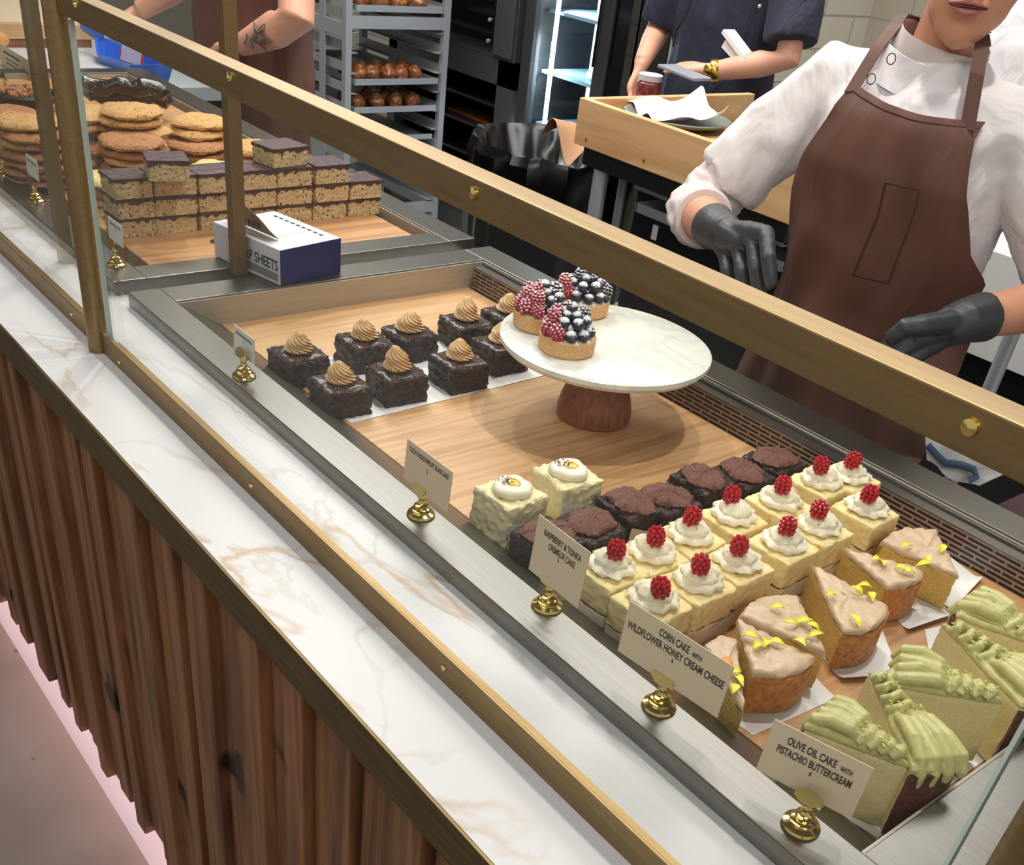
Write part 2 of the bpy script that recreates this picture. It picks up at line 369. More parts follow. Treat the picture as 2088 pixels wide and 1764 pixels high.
def board(x0, x1, label, m='board_wood', y0=.658, y1=1.132, zt=.876):
    o = MB().box((x0 + .001, y0, ZB - .014), (x1 - .001, y1, zt), .0015).build('display_board', m)
    o2 = tag(o, label, 'board', 'oak boards lining the display cases'); return o
board(MA_, -.518, 'large oak board under the brownies, cake stand and raspberry cakes')
board(-.518, MBX, 'oak board at the near end under the wedge cakes', 'board_wood_dark')
board(-2.30, -1.626, 'thick oak board with a finger hole under the stacked cereal slices', 'board_wood_dark', .627, 1.140, .91)
board(-3.04, -2.302, 'thick oak board under the cookie stacks at the far end', 'board_wood_dark', .627, 1.140, .91)
# the dark round finger hole in the third board
tag(MB().lathe([(.0, 0), (.014, 0), (.014, .0006), (0, .0006)], 20, (P(445, 493, z=.91).x, P(445, 493, z=.91).y, .91)).build('finger_hole', 'black'), 'small dark finger hole in the oak board before the cereal slices', 'hole')
# ---------------------------------------------------------------- glass guard
gd = thing('sneeze_guard', 'brass framed glass sneeze guard running along the counter', 'sneeze guard', (-1.361, .452, ZM))
ZT0, ZT1 = 1.3045, 1.3285; YF = .441
def postmesh(x, y, z0, z1, r=.0135): return MB().lathe([(0, z0), (r, z0), (r, z1), (0, z1)], 28, (x, y, 0))
postmesh(-1.362, .4425, ZM, 1.95).build('round_post', 'brass_frame', gd)
postmesh(-.079, .4425, ZM, 1.95).build('round_post', 'brass_frame', gd)
MB().box((-1.35, YF, ZT0), (-.082, .4635, ZT1), .0012).build('top_rail', 'brass_frame', gd)
for (xa, xb) in ((-1.349, -.09), (-4.6, -1.373)):
    bm_ = MB(); bm_.box((xa, .443, ZM), (xb, .4465, .9305), .0008); bm_.box((xa, .4465, ZM), (xb, .4665, .9125)); bm_.box((xa, .4550, .9125), (xb, .4585, .9185)); bm_.build('base_rail', 'brass_frame', gd)
MB().box((-1.336, .448, .9126), (-.112, .4545, ZT0 + .002)).build('glass_pane', 'glass', gd)
MB().box((-4.6, .448, .9126), (-1.386, .4545, 1.62)).build('glass_pane', 'glass', gd)
for xx in (-1.3372, -.1108, -1.3848): MB().box((xx - .0012, .448, .9127), (xx + .0012, .4545, 1.30 if xx != -1.3848 else 1.62)).build('glass_edge', 'glass_edge', gd)
MB().box((-1.5301, 0.7183, ZR), (-1.5091, 0.7393, 1.95), .001).build('square_post', 'brass_frame', gd)
MB().box((-1.7225, .5125, ZM), (-1.7025, .5325, 1.95), .001).build('square_post', 'brass_frame', gd)
for (px, py) in ((468, 157), (967, 393), (1980, 870), (153, 8)):
    c = P(px, py, y=YF); MB().lathe([(0, 0), (.0045, 0), (.004, .0022), (0, .003)], 14).xf(Matrix.Translation(c) @ Matrix.Rotation(PI / 2, 4, 'X')).build('screw', 'brass_polished', gd)
for (px, py) in ((905, 1362), (512, 990), (243, 739), (146, 641)):
    c = P(px, py, y=.443); MB().lathe([(0, 0), (.0032, 0), (.0028, .0014), (0, .002)], 12).xf(Matrix.Translation(c) @ Matrix.Rotation(PI / 2, 4, 'X')).build('screw', 'brass_polished', gd)
# ---------------------------------------------------------------- materials of the food
nmat('brownie_side', [(.3, (24, 13, 12)), (.6, (48, 27, 24)), (.85, (96, 60, 44))], nscale=380, detail=5, rough=.38, bump=.9, bdist=.006, coat=.25)
nmat('brownie_top', [(.3, (34, 18, 16)), (.55, (62, 36, 30)), (.72, (104, 66, 52))], nscale=520, detail=4, rough=.25, bump=.9, bdist=.006, coat=.5, spots=[(620, .62, (206, 176, 150), .03)])  # pale flecks paint the glitter of the brownie tops into the colour
nmat('choc_cake', [(.3, (24, 15, 14)), (.6, (52, 32, 28)), (.85, (92, 62, 52))], nscale=480, detail=5, rough=.45, bump=.9, bdist=.006, coat=.15)
nmat('choc_frosting', [(.3, (88, 50, 38)), (.7, (136, 84, 66))], nscale=640, detail=3, rough=.5, bump=.6, bdist=.006, spots=[(520, .69, (168, 128, 118), .03)])
nmat('tan_cream', [(.3, (206, 164, 112)), (.7, (226, 188, 138))], nscale=240, rough=.5, sss=.15)
nmat('vanilla_cream', [(.3, (236, 226, 196)), (.7, (246, 240, 218))], nscale=200, rough=.4, sss=.2, spots=[(230, .70, (226, 150, 130), .02), (170, .71, (230, 196, 110), .02)])
nmat('plain_cream', [(.3, (240, 232, 206)), (.7, (248, 244, 224))], nscale=160, rough=.35, sss=.2)
nmat('yellow_sponge', [(.3, (226, 204, 140)), (.55, (240, 222, 164)), (.75, (232, 182, 104))], nscale=88, detail=5, rough=.7, bump=.35, bdist=.0015, sss=.1)
nmat('sponge_side', [(.3, (226, 214, 168)), (.7, (240, 230, 190))], nscale=360, detail=5, rough=.75, bump=.4, bdist=.0015, sss=.1)
nmat('pale_sponge', [(.3, (226, 214, 164)), (.7, (240, 232, 190))], nscale=240, detail=5, rough=.7, bump=.5, bdist=.002, sss=.1)
mat('curd', (238, 184, 58), .2, coat=.5, sss=.2); mat('jam', (120, 40, 60), .3, coat=.3); mat('seed', (22, 22, 26), .4)
mat('raspberry', (186, 22, 44), .32, sss=.15, coat=.2); mat('petal', (240, 228, 66), .5, sss=.1, var=.08, vscale=60); mat('petal_orange', (240, 160, 50), .5)
def dusted(name, col, amount, scale=260):
    """fruit skin with icing sugar sifted over its upper side"""
    m, nt, b = nodes_of(name); L = nt.links.new
    g = nt.nodes.new('ShaderNodeNewGeometry'); sp = nt.nodes.new('ShaderNodeSeparateXYZ'); L(g.outputs['Normal'], sp.inputs[0])
    tc = nt.nodes.new('ShaderNodeTexCoord'); n = nt.nodes.new('ShaderNodeTexNoise'); n.inputs['Scale'].default_value = scale; n.inputs['Detail'].default_value = 3; L(tc.outputs['Object'], n.inputs['Vector'])
    a = nt.nodes.new('ShaderNodeMath'); a.operation = 'MULTIPLY_ADD'; a.inputs[1].default_value = .75; L(sp.outputs['Z'], a.inputs[0]); L(n.outputs['Fac'], a.inputs[2])
    q = nt.nodes.new('ShaderNodeMapRange'); q.inputs['From Min'].default_value = 1.22 - amount; q.inputs['From Max'].default_value = 1.42 - amount; L(a.outputs[0], q.inputs['Value'])
    mx = nt.nodes.new('ShaderNodeMix'); mx.data_type = 'RGBA'; L(q.outputs[0], mx.inputs['Factor']); mx.inputs[6].default_value = lin(col); mx.inputs[7].default_value = lin((232, 230, 234))
    L(mx.outputs[2], b.inputs['Base Color']); b.inputs['Roughness'].default_value = .45
dusted('raspberry_sugar', (184, 26, 48), .36, 700); dusted('blueberry_sugar', (40, 44, 60), .44, 500); dusted('blackberry_sugar', (18, 16, 24), .40, 700)
nmat('tart_crust', [(.3, (206, 152, 98)), (.7, (226, 180, 124))], nscale=280, rough=.7, bump=.3, bdist=.001)
nmat('corn_crust', [(.25, (140, 80, 28)), (.5, (192, 122, 52)), (.8, (216, 158, 84))], nscale=160, detail=6, rough=.6, bump=.7, bdist=.002)
nmat('corn_crumb', [(.3, (196, 156, 70)), (.7, (222, 190, 104))], nscale=440, detail=5, rough=.75, bump=.7, bdist=.002)
nmat('honey_frosting', [(.3, (194, 166, 134)), (.7, (210, 184, 152))], nscale=120, rough=.42, bump=.3, bdist=.002, sss=.15, spots=[(240, .70, (160, 120, 92), .04)])
nmat('pistachio_cream', [(.3, (178, 173, 108)), (.7, (196, 191, 128))], nscale=160, rough=.42, sss=.15)
nmat('olive_cake', [(.3, (212, 194, 134)), (.7, (226, 208, 150))], nscale=440, detail=5, rough=.75, bump=.35, bdist=.001)
nmat('dark_crust', [(.25, (52, 22, 18)), (.6, (96, 46, 34)), (.85, (140, 80, 52))], nscale=240, detail=5, rough=.5, bump=.5, bdist=.001)
nmat('nut', [(.3, (150, 160, 60)), (.7, (206, 200, 110))], nscale=600, rough=.6)
nmat('oat_side', [(.3, (196, 164, 112)), (.7, (232, 208, 162))], nscale=520, detail=5, rough=.7, bump=.7, bdist=.002, spots=[(230, .62, (72, 46, 36), .03), (420, .64, (110, 74, 50), .03)])
nmat('choc_top', [(.3, (66, 44, 44)), (.7, (86, 58, 58))], nscale=160, detail=4, rough=.42, bump=.15, spots=[(150, .74, (190, 160, 130), .02)])
for nm, a, b, sp in (('cookie_tan', (196, 146, 86), (222, 176, 112), (120, 72, 40)), ('cookie_brown', (160, 104, 60), (196, 138, 86), (84, 48, 32)), ('cookie_pale', (226, 196, 126), (240, 214, 150), (200, 160, 90)), ('cookie_green', (196, 150, 88), (220, 178, 112), (140, 142, 40))):
    nmat(nm, [(.3, a), (.7, b)], nscale=180, detail=6, rough=.75, bump=.9, bdist=.003, spots=[(120, .66, sp, .03)])
nmat('dark_loaf', [(.3, (24, 19, 20)), (.7, (54, 44, 44))], nscale=120, detail=4, rough=.22, bump=.6, bdist=.003, coat=.6, spots=[(120, .68, (170, 160, 160), .02)])
nmat('bread', [(.3, (206, 134, 62)), (.7, (232, 180, 104))], nscale=48, detail=4, rough=.5, coat=.2)
nmat('pastry', [(.25, (92, 48, 24)), (.5, (150, 88, 46)), (.8, (206, 146, 90))], nscale=120, detail=4, rough=.4, coat=.3)
# ---------------------------------------------------------------- shapes of food
rnd = random.Random(11)
m_, nt_, b_ = nodes_of('thin_paper'); b_.inputs['Base Color'].default_value = lin((236, 232, 226)); b_.inputs['Roughness'].default_value = .4; b_.inputs['Alpha'].default_value = .45
def cake_block(w, d, h, seed, n=12, amp=.0022, taper=0, freq=70):
    m = MB(); fs = m.bm.faces
    m.box((-w / 2, -d / 2, 0), (w / 2, d / 2, h)); m.curved = True
    bmesh.ops.subdivide_edges(m.bm, edges=m.bm.edges[:], cuts=n, use_grid_fill=True)
    for v in m.bm.verts:
        c = v.co; k = .0035
        for ax, L_ in ((0, w / 2), (1, d / 2)):
            pass
        ex, ey, ez = max(0, abs(c.x) - w / 2 + k), max(0, abs(c.y) - d / 2 + k), max(0, c.z - h + k)
        q = math.sqrt(ex * ex + ey * ey + ez * ez)
        if q > k:
            s_ = k / q
            c.x = math.copysign(w / 2 - k + ex * s_, c.x) if ex > 0 else c.x
            c.y = math.copysign(d / 2 - k + ey * s_, c.y) if ey > 0 else c.y
            if ez > 0: c.z = h - k + ez * s_
        if taper: f_ = 1 - taper * c.z / h; c.x *= f_; c.y *= f_
    z0 = [v for v in m.bm.verts if v.co.z < 1e-6]
    m.rough(amp, freq, seed)
    for v in z0: v.co.z = 0
    return m
def swirl(r, h, lobes=9, twist=2.2, amp=.10, z0=0, tip=.12, seed=0, lean=(0, 0)):
    """star-nozzle rosette: a bulging cone with twisted ridges and a curled tip"""
    m = MB(); prof = []
    for i in range(29):
        t = i / 28
        rr = r * (math.sin(min(1, t * 2.6 + .25) * PI / 2)) * (1 - t) ** .55 * (1 + .07 * math.sin(t * 13))
        prof.append((max(rr, r * tip * (1 - t)), z0 + h * t))
    prof[0] = (r * .7, z0)
    n0 = 120
    m.lathe(prof, n0, f=lambda a, z, q: 1 + amp * math.cos(lobes * (a + twist * 2.6 * ((z - z0) / h) ** .8)))
    for v in m.bm.verts:
        t = (v.co.z - z0) / h; v.co.x += lean[0] * t * t; v.co.y += lean[1] * t * t
    return m.rough(r * .05, 60, seed)
def rosette(r, h, z0=0, seed=0):
    """soft ruffled rosette: a wide low ring of petals with a smaller one on top"""
    m = MB()
    ph = seed * 1.7
    def fr(a, z, q):
        t = (z - z0) / h
        return 1 + (.16 - .06 * t) * abs(math.sin(3.5 * (a + ph) + 3.2 * t)) ** .7 - .05 + .05 * math.sin(9 * a + seed)
    prof = [(r * .72, z0), (r * .93, z0 + h * .10), (r, z0 + h * .26), (r * .90, z0 + h * .40), (r * .70, z0 + h * .47), (r * .74, z0 + h * .56), (r * .68, z0 + h * .70), (r * .46, z0 + h * .82), (r * .42, z0 + h * .9), (r * .2, z0 + h), (.0005, z0 + h)]
    m.lathe(prof, 48, f=fr)
    return m.rough(r * .10, 90, seed)
def berry(kind, r, seed=0):
    m = MB()
    if kind == 'blueberry':
        m.lathe([(0, -r * .86), (r * .6, -r * .74), (r * .95, -r * .28), (r, .1 * r), (r * .8, r * .55), (r * .45, r * .80), (r * .36, r * .92), (r * .28, r * .80), (.0003, r * .68)], 16, f=lambda a, z, q: 1 + (.10 * math.cos(5 * a) if z > r * .75 else 0))
        return m
    hh = 1.25 if kind == 'raspberry' else 1.15
    rows = [(-.75, 6), (-.35, 9), (.1, 10), (.5, 9), (.85, 6), (1.05, 1)]
    m.sph((0, 0, r * .12), (r * .72, r * .72, r * .9), 1)
    for q, (z, n) in enumerate(rows):
        rr = r * .80 * math.sqrt(max(.0, 1 - (z / hh) ** 2)) if n > 1 else 0
        for k in range(n):
            a = 2 * PI * (k + .5 * (q % 2)) / n
            m.sph((rr * math.cos(a), rr * math.sin(a), z * r), r * .27, 1)
    return m
# ---------------------------------------------------------------- brownies with tan cream
pp = [P(px, py, z=ZB) for px, py in ((575, 748), (716, 864), (1112, 766), (985, 668))]
def quadsheet(name, pts, m, parent=None, lift=.0008, wav=.0006, th=.0004, nu=14, nv=14, seed=0, curl=0):
    mb = MB()
    def f(u, v):
        a = pts[0].lerp(pts[1], u); b = pts[3].lerp(pts[2], u); c = a.lerp(b, v)
        w_ = noise.noise(Vector((c.x * 30 + seed, c.y * 30, seed))) * wav
        e = max(0, abs(u - .5) * 2 - .55) ** 2 * curl * (1 if u > .5 else .4)
        return Vector((c.x, c.y, c.z + lift + abs(w_) + e))
    mb.sheet(f, nu, nv, th); return mb.build(name, m, parent)
tag(quadsheet('parchment_sheet', pp, 'white_paper'), 'white parchment sheet lying under the two rows of brownies', 'parchment')
BR = [(609, 718, 'brownie with tan cream, at the left front corner beside the steel rim'), (743.5, 691, 'brownie with tan cream, second from the left of the back row'),
      (835, 674, 'brownie whose wide tan cream is flecked with crumbs, third in the back row'), (951, 653, 'brownie with tall curved tan cream, fourth in the back row'),
      (1036, 636, 'brownie with tan cream, farthest back, half behind the berry tarts'), (694, 779, 'brownie with tan cream, nearest the front, lowest in the photo of the brownies'),
      (810, 755, 'brownie with sharply peaked tan cream, second of the front row'), (937, 732, 'brownie with round tan cream, third of the front row'), (1022, 698, 'brownie with pale cream partly hidden by the marble plate')]
for i, (px, py, lb) in enumerate(BR):
    c = P(px, py, z=.915)
    t = thing('brownie', lb, 'brownie', (c.x, c.y, ZB + .0016), (rnd.random() - .5) * .22, 'brownies with tan cream')
    cb = cake_block(.064, .066, .037, i + 1, 18, .0036, 0, 130).build('cake', 'brownie_side', t, local=True)
    # glazed top
    g = cake_block(.060, .062, .004, i + 21, 9, .0020, freq=120)
    for v in g.bm.verts: v.co.z += .0352
    g.build('glazed_top', 'brownie_top', t, local=True)
    s = swirl(.0215 if i != 2 else .0245, .037 if i in (3, 6) else .031, 11, 1.5 + .3 * rnd.random(), .13, .0375, seed=i, lean=((rnd.random() - .5) * .01, (rnd.random() - .5) * .008))
    s.xf(Matrix.Rotation(i * 1.3, 4, 'Z')).build('cream_swirl', 'tan_cream', t, local=True, sharp=70)
# ---------------------------------------------------------------- chocolate cakes in paper
CH = [(1119, 1083, 'hidden in part behind the raspberry and tonka price card'), (1205, 1060, 'next behind the price card, ridged frosting'), (1290, 1018, 'third along, with wide cracked frosting'),
      (1363, 1007, 'fourth along, in the middle of the row'), (1435, 968, 'fifth along the row, flat crumbly frosting'), (1516, 956, 'sixth along, smooth ridged frosting'), (1581, 929, 'last of the row beside the vent grille')]
for i, (px, py, lb) in enumerate(CH):
    c = P(px, py, z=.918)
    t = thing('chocolate_cake', 'square dark chocolate cake, ' + lb, 'cake', (c.x, c.y, ZB + .001), (rnd.random() - .5) * .14, 'chocolate cakes in a row')
    cake_block(.062, .060, .036, i + 40, 16, .0030, 0, 150).build('cake', 'choc_cake', t, local=True)
    m = MB(); ph = rnd.random() * 6
    m.lathe([(.018, .034), (.027, .0355), (.0285, .039), (.024, .0425), (.013, .0455), (.0005, .0462)], 52, f=lambda a, z, q: 1 + .10 * math.sin(2 * a + ph) * (1 if z < .043 else 0) + .06 * math.sin(5 * a + ph) + .03 * math.cos(17 * a + 220 * z))
    for v in m.bm.verts: v.co.z += .0010 * math.sin(v.co.x * 900 + 6 * math.sin(v.co.y * 120 + ph))
    m.rough(.0022, 110, i).rough(.0016, 260, i + 9).build('frosting', 'choc_frosting', t, local=True, sharp=60)
    w = MB()
    w.sheet(lambda u, v: Vector(((.0330 + .002 * v), -.030 + .060 * u, .001 + (.022 + .006 * math.sin(u * 5 + i)) * v)), 8, 3, .0004)
    w.build('paper_wrap', 'thin_paper', t, local=True)
# ---------------------------------------------------------------- slab cakes with curd
for i, (px, py, lb) in enumerate(((1044, 994, 'pale square slab cake with cream, curd and black seeds, nearest the front edge'), (1160, 958, 'pale square slab cake with cream, curd and black seeds, behind its twin'))):
    c = P(px, py, z=.931)
    t = thing('slab_cake', lb, 'cake', (c.x, c.y, ZB + .0005), .05 - .1 * i)
    cake_block(.066, .064, .050, i + 60, 16, .0030, .06, 150).build('cake', 'pale_sponge', t, local=True)
    q = MB(); q.lathe([(.014, .048), (.0215, .050), (.0235, .054), (.0215, .0585), (.015, .0605), (.011, .0592), (.0003, .0580)], 36, f=lambda a, z, r_: 1 + .05 * math.sin(3 * a + i) + .03 * math.sin(7 * a)); q.rough(.0012, 80, i).build('cream', 'plain_cream', t, local=True, sharp=70)
    q = MB(); q.sph((-.002, .004, .0590), (.0100, .0085, .0022), 3); q.rough(.001, 120, i).build('curd', 'curd', t, local=True)
    sd = MB()
    for k in range(34):
        a = rnd.random() * 2 * PI; r_ = .011 * rnd.random() ** .6
        sd.sph((-.008 + r_ * math.cos(a) * .8, -.003 + r_ * math.sin(a), .0607 + .0008 * rnd.random()), (.0011, .0008, .0006), 1)
    tag(sd.build('black_seeds', 'seed', t, local=True), kind='stuff')
    w = MB(); w.sheet(lambda u, v: Vector((.036 - .003 * v, -.030 + .05 * u, .001 + .03 * v * (1 - .4 * u))), 5, 3, .0004); w.build('paper_wrap', 'white_paper', t, local=True)
# ---------------------------------------------------------------- raspberry and cream cakes
rasp_mesh = berry('raspberry', .0100).build('raspberry', 'raspberry'); rasp_data = rasp_mesh.data; bpy.data.objects.remove(rasp_mesh)
RC = [(1250, 1160, 1257, 1120), (1335, 1133, 1338, 1093), (1407, 1093, 1412, 1052), (1490, 1050, 1493, 1008), (1590, 1023, 1597, 988), (1662, 976, 1669, 950), (1733, 973, 1740, 938),
      (1765, 1038, 1770, 1007), (1665, 1073, 1671, 1038), (1597, 1108, 1606, 1072), (1503, 1148, 1508, 1112), (1427, 1190, 1429, 1150), (1335, 1228, 1347, 1198)]
ordn = ['first', 'second', 'third', 'fourth', 'fifth', 'sixth', 'seventh']
for i, (px, py, bx, by) in enumerate(RC):
    c = P(px, py, z=.931); back = i < 7
    k = i if back else 12 - i
    lb = 'raspberry cream cake, ' + ordn[k] + (' from the price signs in the row beside chocolate cakes' if back else ' from the price signs in the row beside wedge cakes')
    x = -.583 if back else -.519
    t = thing('raspberry_cake', lb, 'cake', (.5 * c.x + .5 * x, c.y, ZB + .0016), (rnd.random() - .5) * .10, 'raspberry cream cakes')
    cake_block(.059, .060, .020, i + 80, 11, .0014).build('lower_sponge', 'sponge_side', t, local=True)
    j = cake_block(.0585, .0595, .004, i + 120, 9, .0022, freq=120)
    for v in j.bm.verts: v.co.z += .0185
    j.build('jam_layer', 'jam', t, local=True)
    u = cake_block(.060, .061, .032, i + 100, 14, .0018, 0, 140)
    for v in u.bm.verts: v.co.z += .0210
    u.build('upper_sponge', 'yellow_sponge', t, local=True)
    ro = rosette(.0245, .021, .0525, i); ro.build('cream_rosette', 'vanilla_cream', t, local=True, sharp=70)
    b = bpy.data.objects.new('raspberry', rasp_data); COL.objects.link(b); b.parent = t
    bp_ = P(bx, by, z=ZB + .0016 + .080)
    dx, dy = bp_.x - t.location.x, bp_.y - t.location.y
    b.location = (max(-.012, min(.012, dx)), max(-.012, min(.012, dy)), .0790); b.rotation_euler = (.3 * rnd.random() - .1, .35 * rnd.random() - .1, rnd.random() * 6)
    w = MB()
    w.sheet(lambda u_, v: Vector((.0318 + .0015 * v + .0006 * math.sin(u_ * 11 + i), -.030 + .060 * u_, .0005 + (.019 + .004 * math.sin(u_ * 4 + i * 2)) * v)), 8, 3, .0003)
    w.build('paper_wrap', 'thin_paper', t, local=True)
# ---------------------------------------------------------------- cereal slices with a chocolate top
ZF = .910
def bar_block(w, d, h, seed):
    m = cake_block(w, d, h - .004, seed, 13, .0018, freq=160)
    return m
def cereal_slice(x, y, z, w, d, h, rz, seed, lb):
    t = thing('cereal_slice', lb, 'cereal slice', (x, y, z), rz, 'stacked chocolate topped cereal slices')
    bar_block(d, w, h, seed).build('cereal', 'oat_side', t, local=True)
    m = MB(); m.box((-d / 2 - .0008, -w / 2 - .0008, h - .0055), (d / 2 + .0008, w / 2 + .0008, h - .0003)); m.curved = True
    bmesh.ops.subdivide_edges(m.bm, edges=m.bm.edges[:], cuts=16, use_grid_fill=True)
    for v in m.bm.verts:
        if v.co.z < h - .003: v.co.z -= .0085 * max(0, noise.noise(v.co * 110 + Vector((seed, 0, seed * 2))) + .12)
    m.rough(.0011, 120, seed); m.build('chocolate_top', 'choc_top', t, local=True); return t
XF_ = -1.766; k = 0; hb = .0325
rowy = [.632, .700, .778, .852, .930, 1.005, 1.080]
def side_lb(i): return ['at the left end beside the price card', 'second from the left end', 'third from the left, behind the square brass post', 'in the middle of the stack', 'fifth from the left', 'second from the right end', 'at the right end'][i]
for lay, name in enumerate(('bottom layer', 'second layer', 'third layer')):
    for i in range(7):
        if lay == 2 and i == 6: continue
        y0 = rowy[i]; w = (rowy[i + 1] - y0 if i < 6 else .074) - .003
        if lay == 1 and i == 2: w -= .004
        cereal_slice(XF_ - .032 + (rnd.random() - .5) * .006 + .002 * lay, y0 + w / 2 + (rnd.random() - .5) * .004, ZF + .0003 + lay * hb, w, .064, hb, (rnd.random() - .5) * .06, 200 + k, 'cereal slice in the %s, %s' % (name, side_lb(i))); k += 1
for i in (0, 2, 4): cereal_slice(XF_ - .102, rowy[i] + .06, ZF + .0003, .07, .064, hb, .03, 240 + i, 'cereal slice in the hidden rear row of the stack, ' + ['left', '', 'middle', '', 'right'][i])
cereal_slice(-1.760, .722, ZF + 3 * hb + .0006, .066, .064, hb, -.28, 230, 'cereal slice lying turned on top of the stack, left of the square post')
cereal_slice(-1.80, .955, ZF + 3 * hb + .0006, .078, .064, hb, .18, 231, 'cereal slice on top of the stack, right of the square post')
# ---------------------------------------------------------------- cookies
def cookie_data(m, seed, r=.060):
    b = MB(); b.lathe([(0, 0), (r * .80, .0005), (r * .97, .004), (r, .008), (r * .93, .0125), (r * .75, .0150), (r * .45, .0160), (r * .2, .0165), (0.0004, .0165)], 30, f=lambda a, z, q: 1 + .03 * math.sin(3 * a + seed) + .02 * math.sin(7 * a + seed * 2)); b.rough(.0042, 52, seed)
    o = b.build('cookie', m); d = o.data; bpy.data.objects.remove(o); return d
CK = {k_: [cookie_data('cookie_' + k_, s_) for s_ in (1, 2)] for k_ in ('tan', 'brown', 'pale', 'green')}
def stack(px, py, n, kinds, where, r=1.0):
    zt = ZF + n * .0162; c = P(px, py, z=zt); kinds = kinds.split()
    for q in range(n):
        kd = kinds[min(len(kinds) - 1, n - 1 - q)]
        o = bpy.data.objects.new('cookie', CK[kd][(q + len(where)) % 2]); COL.objects.link(o)
        top = q == n - 1
        o.location = (c.x + (rnd.random() - .5) * .020, c.y + (rnd.random() - .5) * .020, ZF + .0002 + q * .0162)
        o.rotation_euler = ((rnd.random() - .5) * .05, (rnd.random() - .5) * .05, rnd.random() * 6); s_ = r * (.96 + .08 * rnd.random()); o.scale = (s_, s_, 1)
        pos = 'topmost of' if top else 'at the bottom of' if q == 0 else '%s from the top of' % (['', 'second', 'third', 'fourth', 'fifth', 'sixth', 'seventh', 'eighth', 'ninth'][n - 1 - q])
        tag(o, '%s cookie, %s the stack %s' % ({'tan': 'golden', 'brown': 'brown', 'pale': 'pale yellow', 'green': 'pistachio flecked'}[kd], pos, where), 'cookie', 'stacked cookies in the far case')
stack(274, 278, 6, 'brown brown tan brown', 'behind the turned slice')
stack(274, 218, 8, 'tan tan tan brown', 'tallest and farthest back')
stack(402, 240, 6, 'green tan brown', 'left of the square post')
stack(398, 285, 4, 'brown brown tan', 'low beside the square post')
stack(186, 222, 7, 'tan tan brown', 'right of the round post')
stack(190, 292, 4, 'brown', 'low beside the round post', .8)
stack(66, 240, 7, 'tan brown tan brown', 'left of the slim post')
stack(12, 222, 7, 'brown brown tan', 'at the left edge of the photo')
stack(532, 294, 5, 'tan tan brown', 'right of the square post')
stack(436, 334, 3, 'pale pale brown', 'with pale top near square post', .85)
stack(208, 356, 3, 'pale brown', 'with pale top left of slices', .85)
stack(118, 262, 6, 'brown tan brown', 'between the two left posts', .9)
# dark glazed loaves behind the cookies
for j, (a, b, zz, lb) in enumerate((((168, 192), (352, 202), .955, 'long black glazed loaf lying behind the cookies, lower of two'), ((160, 172), (345, 184), .985, 'long black glazed loaf lying behind the cookies, upper of two'))):
    A_, B_ = P(*a, z=zz), P(*b, z=zz); m = MB(); n_ = 14
    pts = [A_.lerp(B_, q / n_) + Vector((0, 0, .004 * math.sin(q * 1.3))) for q in range(n_ + 1)]
    m.tube(pts, [(.004 if q in (0, n_) else .0175 + .003 * math.sin(q * 2.1)) for q in range(n_ + 1)], 14); m.rough(.004, 30, j)
    tag(m.build('glazed_loaf', 'dark_loaf'), lb, 'loaf', 'black glazed loaves')
A_, B_ = P(168, 192, z=.92), P(352, 202, z=.92)
